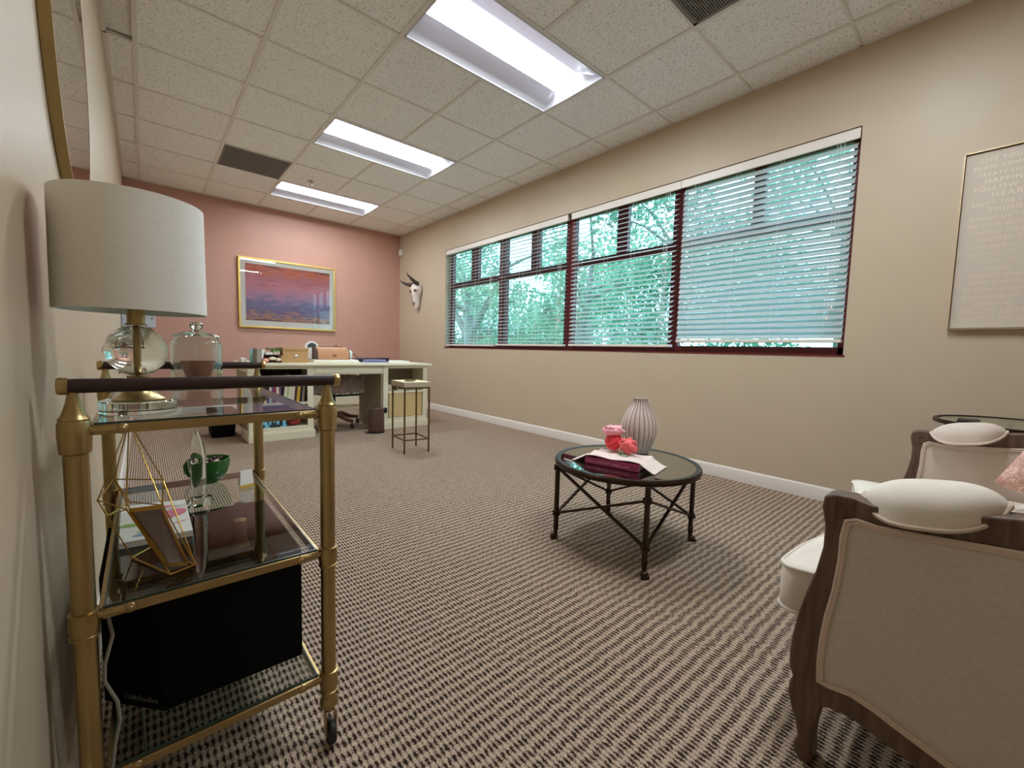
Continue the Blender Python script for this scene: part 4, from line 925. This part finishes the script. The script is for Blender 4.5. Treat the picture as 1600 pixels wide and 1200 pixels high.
for s_ in (-1,1): sk.ball((XR-.090,KY+s_*.080,1.850), .036, 12, 8, (1,.7,1.1))
sk.build('skull', 'bone', t)
for s_ in (-1,1): MB().ball((XR-.118,KY+s_*.072,1.822), .024, 10, 8, (.8,.8,1)).build('eye_socket', 'bonedark', t)
for s_ in (-1,1): MB().ball((XR-.100,KY+s_*.020,1.625), .014, 8, 6, (.6,.6,2.4)).build('nostril', 'bonedark', t)
for s_, tip in ((1,(-.13,.20,.075)),(-1,(-.19,.02,.150))):
    h = MB(); b0 = Vector((XR-.07,KY+s_*.072,1.925)); e0 = b0+Vector(tip); mid = b0.lerp(e0,.5)+Vector((-.01,s_*.02,-.022)); pts = [b0,b0.lerp(mid,.5)+Vector((0,s_*.004,-.008)),mid,mid.lerp(e0,.55)+Vector((-.003,s_*.004,-.006)),e0]
    h.tube(pts, [.034,.031,.025,.015,.003], 12); part(h.build('horn', 'horn', t), 'dark tapering horn')

# ------------------------------------------------------------------ desk
DX0, DX1, DY0, DY1 = .705, 2.555, 1.385, 2.10
t = thing('desk', 'cream painted writing desk with an open shelf in each pedestal', 'desk', ((DX0+DX1)/2,(DY0+DY1)/2,0))
MB().box(DX0-.025,DX1+.045,DY0-.035,DY1+.02,.720,.745).build('desktop', 'cream', t, bevel=.003)
def ped(x0, x1, shelf_z, backm, panel=False):
    p = MB(); st = .055
    p.box(x0,x0+st,DY0,DY0+.02,.085,.72); p.box(x1-st,x1,DY0,DY0+.02,.085,.72); p.box(x0+st,x1-st,DY0,DY0+.02,.690,.72); p.box(x0+st,x1-st,DY0,DY0+.02,.085,.125)
    p.box(x0,x0+.018,DY0+.02,DY0+.36,.085,.72); p.box(x1-.018,x1,DY0+.02,DY0+.36,.085,.72)
    p.box(x0+.018,x1-.018,DY0+.02,DY0+.35,.100,.118)
    b = p.build('pedestal', 'cream', t, bevel=.0015)
    MB().box(x0+.018,x1-.018,DY0+.35,DY0+.36,.1,.72).build('back_board', backm, b)
    s = MB(); s.box(x0+.018,x1-.018,DY0+.004,DY0+.345,shelf_z-.018,shelf_z); s.build('shelf', 'cream', b)
    q = MB(); q.box(x0-.012,x1+.012,DY0-.012,DY0+.37,0,.075); q.prism([(x0-.012,.075),(x1+.012,.075),(x1,.09),(x0,.09)], 'y', DY0-.004, DY0+.362); q.build('plinth', 'cream', b, bevel=.002)
    return b
pl_ = ped(DX0, DX0+.56, .36, 'darkin'); prr = ped(2.005, DX1, .425, 'creamin')
MB().box(2.075,2.49,DY0+.012,DY0+.022,.13,.405).build('kick_panel', 'creamin', prr)
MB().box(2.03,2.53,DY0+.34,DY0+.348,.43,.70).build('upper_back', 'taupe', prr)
MB().box(DX0+.56,2.005,DY0+.01,DY0+.03,.630,.72).build('apron', 'cream', t, bevel=.002)
d_ = MB(); d_.box(DX0+.58,1.985,DY0+.002,DY0+.012,.645,.712); d_.build('drawer_front', 'cream', t, bevel=.002)
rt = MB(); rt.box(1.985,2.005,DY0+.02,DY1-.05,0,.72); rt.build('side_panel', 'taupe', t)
lp = MB(); lp.box(DX0,DX0+.02,DY0+.36,DY1,.085,.72); lp.box(DX0-.006,DX0,DY0,DY0+.07,.085,.72); lp.box(DX0-.006,DX0,DY1-.07,DY1,.085,.72); lp.box(DX0-.006,DX0,DY0+.07,DY1-.07,.66,.72); lp.build('end_panel', 'cream', t)
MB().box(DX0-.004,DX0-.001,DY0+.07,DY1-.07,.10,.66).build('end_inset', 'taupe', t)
TOPZ = .7455
# books in the left shelf
bz = .3605; x = DX0+.085; random.seed(11)
seq = [('bookred',.03,.25,'red'),('bookblack',.028,.23,'black'),('bookblack',.03,.21,'black'),('bookcream',.02,.20,'cream'),('bookpurple',.018,.205,'purple'),('bookp',.02,.21,'raspberry'),('bookcream',.022,.21,'cream'),('bookpurple',.016,.20,'purple'),('bookblack',.018,.215,'black'),('bookcream',.026,.215,'cream'),('lime',.012,.27,'lime green'),('bookcream',.024,.215,'cream'),('bookcream',.03,.215,'cream'),('bookbrown',.022,.21,'dark brown'),('bookyellow',.026,.22,'mustard yellow'),('bookblack',.022,.215,'black'),('greyp',.018,.20,'grey')]
cnt = {}
for i, (m_, w_, h_, nm) in enumerate(seq):
    tl_ = 0 if i < 9 else .10
    cnt[nm] = cnt.get(nm, 0)+1
    k = MB(); k.cur = 0
    dx = h_*math.sin(tl_)
    vs = [(x,y,bz) for y in (DY0+.045,DY0+.19)]+[(x+w_,y,bz) for y in (DY0+.045,DY0+.19)]
    Q = [(x,bz),(x+w_,bz),(x+w_+dx,bz+h_),(x+dx,bz+h_)]
    k.prism(Q, 'y', DY0+.045, DY0+.19)
    prev = seq[i-1][3] if i else None; nxt = seq[i+1][3] if i < len(seq)-1 else None
    lab = f'{nm} book on the left pedestal shelf'
    if prev and nxt: lab += f', between a {prev} and a {nxt} one'
    elif nxt: lab += ', at its left end'
    else: lab += ', at its right end'
    tag(k.build('book', m_, org=(x,DY0+.1,bz), bevel=.001), lab, 'book', 'books in the desk pedestal')
    x += w_+.0008
# AMY letters
t = thing('letter_sign', 'slate board with pale blue capital letters on the lower pedestal shelf', 'sign', (DX0+.20,DY0+.03,.1185))
MB().box(DX0+.062,DX0+.325,DY0+.040,DY0+.052,.119,.285).build('board', 'slate', t)
LB_ = MB(); zz0, hh = .124, .128
def letter(poly, x0, sx):
    LB_.prism([(x0+p[0]*sx, zz0+p[1]*hh) for p in poly], 'y', DY0+.026, DY0+.040)
for px, sc in ((DX0+.066,.10),):
    letter([(0,0),(.30,0),(.30,.10),(.22,.10),(.27,.26),(.62,.26),(.68,.10),(.58,.10),(.58,0),(1.05,0),(1.05,.10),(.95,.10),(.66,1),(.42,1),(.10,.10),(0,.10)], px, sc)
x0 = DX0+.150
letter([(0,.22),(.12,.22),(.30,1.02),(.60,1.02),(.66,.60),(.86,1.02),(1.12,1.02),(1.02,.22),(.80,.22),(.82,.72),(.66,.34),(.56,.34),(.46,.74),(.32,.22)], x0, .10)
x0 = DX0+.245
letter([(0,1.10),(.42,1.10),(.42,1.0),(.36,1.0),(.50,.62),(.52,.10),(.30,.10),(.30,0),(1.0,0),(1.0,.10),(.84,.10),(.84,1.10)], x0, .075)
part(LB_.build('letters', 'lightblue', t, fixn=True), 'pale blue block letters AMY')
fo = MB(); fo.ball((DX0+.40,DY0+.10,.158), .055, 14, 10, (1.2,.9,.62)); fo.cur = 1; fo.ball((DX0+.40,DY0+.08,.195), .045, 14, 8, (1.35,.8,.6)); tag(fo.build('folded_scarf', ['red','marine'], org=(DX0+.4,DY0+.1,.12)), 'red and navy bundled scarf beside the blue letters', 'scarf')
# right pedestal things
def photo(x0, x1, y, z0, z1, m_, label, fm):
    t = thing('photo_frame', label, 'photo frame', ((x0+x1)/2,y,z0)); f = MB(); w_ = .008
    for (a,b,c,d) in ((x0,x1,z0,z0+w_),(x0,x1,z1-w_,z1),(x0,x0+w_,z0,z1),(x1-w_,x1,z0,z1)): f.box(a,b,y,y+.012,c,d)
    f.build('frame', fm, t); MB().box(x0+.004,x1-.004,y+.006,y+.010,z0+.004,z1-.004).build('photo', m_, t)
photo(2.235,2.335,DY0+.13,.4255,.545,'photo','small plum toned photo in a white frame on the right pedestal shelf','white')
photo(2.365,2.455,DY0+.20,.4255,.540,'photog','dim grey photo in a dark frame, right of the plum photo','greyp')
g = MB(); g.lathe([(0,.0005),(.03,.0005),(.034,.01),(.036,.05),(.03,.07),(.028,.07),(.033,.05),(.03,.012),(0,.008)], (2.12,DY0+.12,.4255), 20); tag(g.build('trinket_bowl', 'candyl', org=(2.12,DY0+.12,.4255)), 'small pinkish trinket bowl at the left of the right pedestal shelf', 'bowl')

# on the desk
t = thing('storage_box', 'kraft storage box with a lid and nickel label pull on the desk', 'box', (1.15,1.62,TOPZ))
MB().box(1.03,1.265,1.55,1.85,TOPZ,TOPZ+.125).build('box_body', 'kraft', t, bevel=.002); MB().box(1.025,1.270,1.545,1.855,TOPZ+.125,TOPZ+.152).build('lid', 'kraft', t, bevel=.002)
MB().ball((1.148,1.548,TOPZ+.070), .022, 14, 8, (1,.35,.55)).build('pull', 'nickel', t); MB().ball((1.062,1.543,TOPZ+.138), .005, 8, 6, (1,.5,1)).build('stud', 'nickel', t)
t = thing('tape_dispenser', 'white rimmed disc with a dark centre standing behind the kraft box', 'office item', (1.26,2.00,TOPZ))
MB().lathe([(.052,-.012),(.072,-.012),(.074,0),(.072,.012),(.052,.012),(.052,-.012)], (1.405,1.93,TOPZ+.155), 32, 'y').build('rim', 'whitepl', t); MB().lathe([(0,-.008),(.052,-.008),(.052,.008),(0,.008)], (1.405,1.93,TOPZ+.155), 32, 'y').build('disc', 'slate', t); MB().lathe([(0,-.013),(.014,-.013),(.014,-.008)], (1.405,1.93,TOPZ+.155), 16, 'y').build('hub', 'nickel', t); MB().box(1.36,1.45,1.90,1.96,TOPZ,TOPZ+.09).build('stand', 'whitepl', t)
t = thing('document_case', 'tan rolled-lid case with three dark marks lying on papers on the desk', 'case', (1.5,1.68,TOPZ))
zc0 = TOPZ+.032
P = [(1.60,zc0),(1.60,zc0+.075),(1.625,zc0+.115),(1.69,zc0+.135),(1.79,zc0+.135),(1.82,zc0+.11),(1.82,zc0)]
cs = MB(); cs.prism(P, 'x', 1.375, 1.70); cs.build('case_body', 'tanwood', t, bevel=.006)
for xx in (1.365,1.70): e = MB(); e.prism([(y+(.006 if y<1.7 else -.006),z) for y, z in P], 'x', xx, xx+.010); e.build('end_cheek', 'brownwood', t)
k3 = MB()
for q in range(3): k3.box(1.527+q*.014,1.534+q*.014,1.597,1.5995,zc0+.030,zc0+.056)
k3.build('lettering', 'brownwood', t)
MB().box(1.42,1.66,1.70,1.76,zc0+.135,zc0+.142).build('top_strip', 'brownwood', t)
def slab(name, label, x0,x1,y0,y1,z0,z1,m_,cat,bev=.001,grp=None): return tag(MB().box(x0,x1,y0,y1,z0,z1).build(name, m_, org=((x0+x1)/2,(y0+y1)/2,z0), bevel=bev), label, cat, grp)
slab('paper_tray','low cream tray under the tan case on the desk',1.30,1.80,1.52,1.86,TOPZ,TOPZ+.014,'cream','tray',.004)
slab('paper_pad','white pad of paper between the tray and the tan case',1.33,1.79,1.56,1.84,TOPZ+.0145,TOPZ+.031,'white','paper')
slab('white_carton','white carton standing between the kraft box and the tan case',1.285,1.36,1.75,1.86,TOPZ+.0145+.017,TOPZ+.155,'white','carton')
slab('white_machine','rounded white desk machine behind the right end of the tan case',1.725,1.85,1.88,2.02,TOPZ,TOPZ+.135,'whitepl','machine',.03)
slab('lilac_folder','lilac folder under the navy binder on the desk',1.85,2.15,1.60,1.86,TOPZ,TOPZ+.018,'lilac','folder')
t = thing('ring_binder', 'navy ring binder lying on the lilac folder, its cover raised', 'binder', (2.0,1.72,TOPZ+.018))
MB().box(1.84,2.16,1.59,1.87,TOPZ+.0185,TOPZ+.022).build('lower_cover', 'navy', t); MB().box(1.86,2.13,1.60,1.86,TOPZ+.022,TOPZ+.038).build('pages', 'lilac', t)
b2 = MB(); b2.add([(1.80,1.59,TOPZ+.040),(2.16,1.59,TOPZ+.052),(2.16,1.87,TOPZ+.052),(1.80,1.87,TOPZ+.040),(1.80,1.59,TOPZ+.043),(2.16,1.59,TOPZ+.056),(2.16,1.87,TOPZ+.056),(1.80,1.87,TOPZ+.043)], [(0,3,2,1),(4,5,6,7),(0,1,5,4),(1,2,6,5),(2,3,7,6),(3,0,4,7)]); b2.build('upper_cover', 'coil', t); MB().box(2.155,2.165,1.59,1.87,TOPZ+.0185,TOPZ+.056).build('spine', 'navy', t)
slab('white_notebook','white notebook at the right of the navy binder',2.19,2.46,1.66,1.90,TOPZ,TOPZ+.020,'white','notebook')
cb = MB(); pts = []
for k in range(40): a_ = k*.55; pts.append((1.70+.0035*k+.03*math.cos(a_), 2.06+.02*math.sin(a_), TOPZ+.165-.0022*k+.028*math.sin(a_*1.3)))
pts += [(1.93,2.05,TOPZ+.08),(1.98,2.04,TOPZ+.03),(2.02,2.03,TOPZ+.005)]; cb.tube(pts, .004, 6); tag(cb.build('cable_tangle', 'coil', org=(1.8,2.05,TOPZ)), 'dark tangled cable curling up behind the tan case', 'cable')
# left end clutter
slab('aqua_card','pale aqua card standing at the left end of the desk',.757,.785,1.62,1.64,TOPZ,TOPZ+.125,'lblue','card')
slab('magazine_file','tall grey-brown magazine file at the left end of the desk',.795,.835,1.50,1.72,TOPZ,TOPZ+.135,'greyp','magazine file')
sl_ = MB(); sl_.obox((.862,1.62,TOPZ+.082),(.010,0,.045),(0,.012,0),(.012,0,-.004)); tag(sl_.build('leaning_card','white',org=(.86,1.62,TOPZ+.03)),'white card leaning out of the desk tray beside the magazine file','card')
t = thing('letter_tray', 'dark desk tray stuffed with papers, left of the kraft box', 'tray', (.93,1.62,TOPZ))
MB().box(.845,1.02,1.52,1.78,TOPZ,TOPZ+.006).build('tray_base','brownwood',t); MB().box(.845,1.02,1.70,1.78,TOPZ,TOPZ+.075).build('tray_back','brownwood',t); MB().box(1.012,1.02,1.52,1.78,TOPZ,TOPZ+.07).build('tray_side','creamin',t)
random.seed(8); it = [('tissue','peach crumpled tissue at the front of the desk tray','salmonp',.868,1.50,TOPZ+.024,.028,(1,.8,.7)),('paper_roll','cream paper roll, the middle one in the desk tray','bookcream',.925,1.50,TOPZ+.042,.026,(1.3,1,.6)),('paper_roll','small cream roll right of the larger one in the desk tray','candyl',.975,1.50,TOPZ+.032,.022,(1.3,1,.7))]
for nme, lb, m_, x_, y_, z_c, r_c, sq in it:
    b = MB(); b.ball((x_,y_,z_c), r_c, 12, 8, sq); tag(b.build(nme, m_, org=(x_,y_,TOPZ)), lb, 'paper')
slab('cardboard_packet','white packet on top of the desk tray, left of the grey one',.89,.95,1.60,1.70,TOPZ+.076,TOPZ+.100,'white','packet')
slab('cardboard_packet','beige packet on top of the desk tray against the kraft box',.955,1.015,1.60,1.70,TOPZ+.076,TOPZ+.106,'bookcream','packet')
slab('lime_card','lime green card stacked above the beige packet',.955,1.02,1.61,1.72,TOPZ+.107,TOPZ+.124,'lime','card')
slab('olive_folder','dark olive folder on the very top of the desk clutter',.915,1.02,1.60,1.74,TOPZ+.125,TOPZ+.142,'olive','folder')
slab('tissue_box','low white tissue pack at the far left, just above the rear cart handle',.70,.745,1.70,1.90,TOPZ,TOPZ+.035,'white','tissue pack')

# desk chair behind, with fur throw
t = thing('office_chair', 'swivel desk chair with wooden base tucked in the knee space', 'chair', (1.62,1.86,0))
s = MB(); s.box(1.40,1.84,1.70,2.10,.40,.45); s.build('seat','blackb',t,bevel=.02,seg=3)
a_ = MB(); a_.tube([(1.40,1.72,.44),(1.36,1.66,.41),(1.50,1.60,.385),(1.80,1.60,.385),(1.86,1.66,.40),(1.86,1.9,.42)], .013, 10); a_.build('arm_loop','black',t)
MB().lathe([(.03,.10),(.03,.40)], (1.62,1.90,0), 16).build('gas_lift','black',t)
for k in range(5):
    th = -1.15+k*2*PI/5; ex, ey = math.cos(th), math.sin(th); b = MB(); c0 = Vector((1.62,1.90,.12)); e0 = Vector((1.62+.30*ex,1.90+.30*ey,.085))
    b.tube([c0,c0.lerp(e0,.35)+Vector((0,0,.03)),c0.lerp(e0,.7),e0], [.032,.030,.022,.018], 10); lg = b.build('base_arm','brownwood',t)
    w_ = MB(); w_.lathe([(0,-.012),(.028,-.012),(.030,0),(.028,.012),(0,.012)], (e0.x,e0.y,.030), 18, 'x'); w_.bar((e0.x,e0.y,.08),(e0.x,e0.y,.03),.008); w_.build('caster','rubber',lg)
b = MB(); b.box(1.42,1.82,2.06,2.12,.45,.70); b.build('backrest','blackb',t,bevel=.03,seg=3)
th_ = MB(); N = 30; Mm = 14; vs = []
random.seed(6)
for i in range(N+1):
    for j in range(Mm+1):
        u = i/N; v = j/Mm; x = 1.30+.56*u; y = 1.56-.02*math.sin(PI*u)+.02*v+.012*math.sin(u*25+v*5); z = .62-.205*v-.012*abs(math.sin(u*PI*9))*(v > .9)-.03*(u-.5)**2*4*(1-v)+random.uniform(-.003,.003); vs.append((x,y+random.uniform(-.004,.004),z))
for i in range(N+1):
    for j in range(Mm+1):
        vs.append((vs[i*(Mm+1)+j][0], vs[i*(Mm+1)+j][1]+.05+.03*math.sin(PI*j/Mm), vs[i*(Mm+1)+j][2]))
q0 = (N+1)*(Mm+1); fs = []
for i in range(N):
    for j in range(Mm): f_ = (i*(Mm+1)+j,(i+1)*(Mm+1)+j,(i+1)*(Mm+1)+j+1,i*(Mm+1)+j+1); fs.append(f_); fs.append(tuple(k+q0 for k in f_)[::-1])
for j in range(Mm): fs.append((j,j+1,q0+j+1,q0+j)); fs.append((N*(Mm+1)+j,q0+N*(Mm+1)+j,q0+N*(Mm+1)+j+1,N*(Mm+1)+j+1))
for i in range(N): fs.append((i*(Mm+1),q0+i*(Mm+1),q0+(i+1)*(Mm+1),(i+1)*(Mm+1))); fs.append((i*(Mm+1)+Mm,(i+1)*(Mm+1)+Mm,q0+(i+1)*(Mm+1)+Mm,q0+i*(Mm+1)+Mm))
th_.add(vs, fs, True); tag(th_.build('fur_throw', 'fur', org=(1.58,1.6,.42)), 'brown fur throw with scalloped edge hanging over the desk chair', 'throw')
# low cabinet behind the chair
t = thing('low_cabinet', 'low cream drawer cabinet seen through the knee space against the far wall', 'cabinet', (1.95,3.3,0))
MB().box(1.45,2.42,3.10,3.60,.06,.52).build('cabinet_body','cream',t,bevel=.003); MB().box(1.43,2.44,3.08,3.62,.52,.545).build('cabinet_top','cream',t,bevel=.003); MB().box(1.46,2.41,3.12,3.58,0,.06).build('plinth','cream',t)
for k in range(2): MB().box(1.47,2.40,3.085,3.10,.08+k*.22,.28+k*.22).build('drawer','cream',t,bevel=.003)

# bins
t = thing('pedal_bin', 'small round bronze steel pedal bin under the right side of the desk', 'bin', (1.872,1.20,0))
BX, BY = 1.875, 1.275
MB().lathe([(0,.008),(.082,.008),(.084,.012),(.084,.245),(0,.245)], (BX,BY,0), 40).build('bin_body','bin',t); MB().lathe([(.086,.0),(.088,.002),(.088,.014),(.084,.016),(0,.016),(0,0)], (BX,BY,0), 40).build('base_ring','black',t)
MB().lathe([(.084,.247),(.087,.249),(.087,.262),(.080,.268),(.05,.274),(0,.276)], (BX,BY,0), 40).build('lid','bin',t)
pd = MB(); pd.box(BX-.125,BX-.08,BY-.04,BY-.01,.004,.012); pd.build('pedal','black',t); hg = MB(); hg.box(BX+.078,BX+.115,BY-.03,BY+.03,.205,.265); hg.build('hinge','black',t,bevel=.01,seg=3)
wb = MB(); P = [(.545,2.02),(.755-.08,2.02),(.675,2.34),(.545,2.34)]
x0,x1,y0,y1 = .44,.665,1.80,2.10
wb.add([(x0+.02,y0+.02,0.0005),(x1-.02,y0+.02,.0005),(x1-.02,y1-.02,.0005),(x0+.02,y1-.02,.0005),(x0,y0,.27),(x1,y0,.27),(x1,y1,.27),(x0,y1,.27),(x0+.01,y0+.01,.27),(x1-.01,y0+.01,.27),(x1-.01,y1-.01,.27),(x0+.01,y1-.01,.27),(x0+.03,y0+.03,.01),(x1-.03,y0+.03,.01),(x1-.03,y1-.03,.01),(x0+.03,y1-.03,.01)],
       [(0,3,2,1),(0,1,5,4),(1,2,6,5),(2,3,7,6),(3,0,4,7),(4,5,9,8),(5,6,10,9),(6,7,11,10),(7,4,8,11),(8,9,13,12),(9,10,14,13),(10,11,15,14),(11,8,12,15),(12,13,14,15)])
tag(wb.build('waste_basket','blackb',org=(.6,2.15,0),bevel=.004), 'black rectangular waste basket on the carpet left of the desk', 'waste basket')

# small drinks table / stool
t = thing('drinks_table', 'tall narrow accent table with brass legs and a beige tray top beside the desk', 'accent table', (1.795,.33,0))
c4 = [(1.674,.212),(1.693,.485),(1.915,.455),(1.893,.180)]
for x, y in c4: MB().bar((x,y,0),(x,y,.585),.0115,.0115).build('leg','darkbrass',t)
for zz, nm in ((.120,'stretcher'),(.578,'top_frame')):
    rg = MB()
    for i in range(4): rg.bar((*c4[i],zz),(*c4[(i+1)%4],zz),.0105,.0105)
    rg.build(nm,'darkbrass',t)
cxm = sum(p[0] for p in c4)/4; cym = sum(p[1] for p in c4)/4
P = [(cxm+(x-cxm)*1.10, cym+(y-cym)*1.10) for x, y in c4]
tp = MB(); tp.prism(P, 'z', .5845, .628); tp.build('tray_body','tanleather',t,bevel=.002); P2 = [(cxm+(x-cxm)*1.06, cym+(y-cym)*1.06) for x, y in c4]
tt = MB(); tt.prism(P2, 'z', .628, .6295); tt.build('tray_top','stooltop',t)
for k, (x, y, lb) in enumerate(((1.76,.30,'flat round bronze coaster at the front of the drinks table'),(1.83,.40,'flat round bronze coaster at the back of the drinks table'))):
    tag(MB().lathe([(0,.0005),(.045,.0005),(.047,.003),(.045,.006),(0,.006)], (x,y,.6295), 28).build('coaster','darkbrass',org=(x,y,.63)), lb, 'coaster', 'coasters on the drinks table')

# things on the left wall, far end
t = thing('wall_cabinet', 'pale blue-grey metal cabinet fixed at the far left behind the lamp', 'cabinet', (-.04,1.5,.93))
MB().box(XL+.002,.066,1.60,1.95,1.04,1.50).build('cabinet_body','bluegrey',t,bevel=.004); MB().ball((.045,1.597,1.115), .006, 8, 6).build('lock','slate',t)
t = thing('wire_file_rack', 'black wire file rack on the left wall beyond the lamp', 'file rack', (-.1,.9,.70))
g = MB()
for k in range(9): g.bar((XL+.01,.80,.72+k*.02),(-.05,.80,.72+k*.02),.003)
for k in range(6): g.bar((XL+.015+k*.016,.80,.715),(XL+.015+k*.016,.80,.885),.003)
g.build('wire_front','black',t); MB().box(XL+.002,XL+.008,.80,1.05,.70,.98).build('back_plate','black',t)
g = MB(); g.prism([(.80,.70),(1.05,.70),(1.05,.98)], 'x', XL+.006, XL+.012); g.build('side_plate','black',t)

# ------------------------------------------------------------------ light
wd = bpy.data.worlds.new('sky'); scene.world = wd; wd.use_nodes = True; n = wd.node_tree; n.nodes.clear()
ow = n.nodes.new('ShaderNodeOutputWorld'); bg = n.nodes.new('ShaderNodeBackground'); bg.inputs[0].default_value = lin((226,240,255)); bg.inputs[1].default_value = 3.3
n.links.new(bg.outputs[0], ow.inputs[0])
sun = bpy.data.lights.new('sun','SUN'); sun.energy = 1.2; sun.angle = R(8); sun.color = (1,.96,.9); so = bpy.data.objects.new('sun', sun); COL.objects.link(so); so.rotation_euler = (R(25),R(-30),0)   # high sun from the far side of the building

# ------------------------------------------------------------------ camera
yaw, pit, rol = .714, -.0771, .0269
r = Vector((math.cos(yaw),-math.sin(yaw),0)); f = Vector((math.sin(yaw),math.cos(yaw),0)); u = Vector((0,0,1))
f, u = f*math.cos(pit)+u*math.sin(pit), -f*math.sin(pit)+u*math.cos(pit)
r, u = r*math.cos(rol)+u*math.sin(rol), -r*math.sin(rol)+u*math.cos(rol)
cam = bpy.data.cameras.new('camera'); co = bpy.data.objects.new('camera', cam); COL.objects.link(co)
mt = Matrix((( r.x,u.x,-f.x,CAM.x),(r.y,u.y,-f.y,CAM.y),(r.z,u.z,-f.z,CAM.z),(0,0,0,1))); co.matrix_world = mt
cam.sensor_width = 36; cam.sensor_fit = 'HORIZONTAL'; cam.lens = 36*663.64/1600; cam.clip_start = .01; cam.clip_end = 200
scene.camera = co
vs_ = scene.view_settings; vs_.view_transform = 'Standard'; vs_.look = 'None'; vs_.gamma = 1; vs_.use_curve_mapping = False; vs_.exposure = 0.95
try:
    scene.cycles.max_bounces = 12; scene.cycles.transmission_bounces = 12; scene.cycles.transparent_max_bounces = 16; scene.cycles.diffuse_bounces = 5
    scene.cycles.use_denoising = True; scene.cycles.sample_clamp_indirect = 8
except Exception: pass
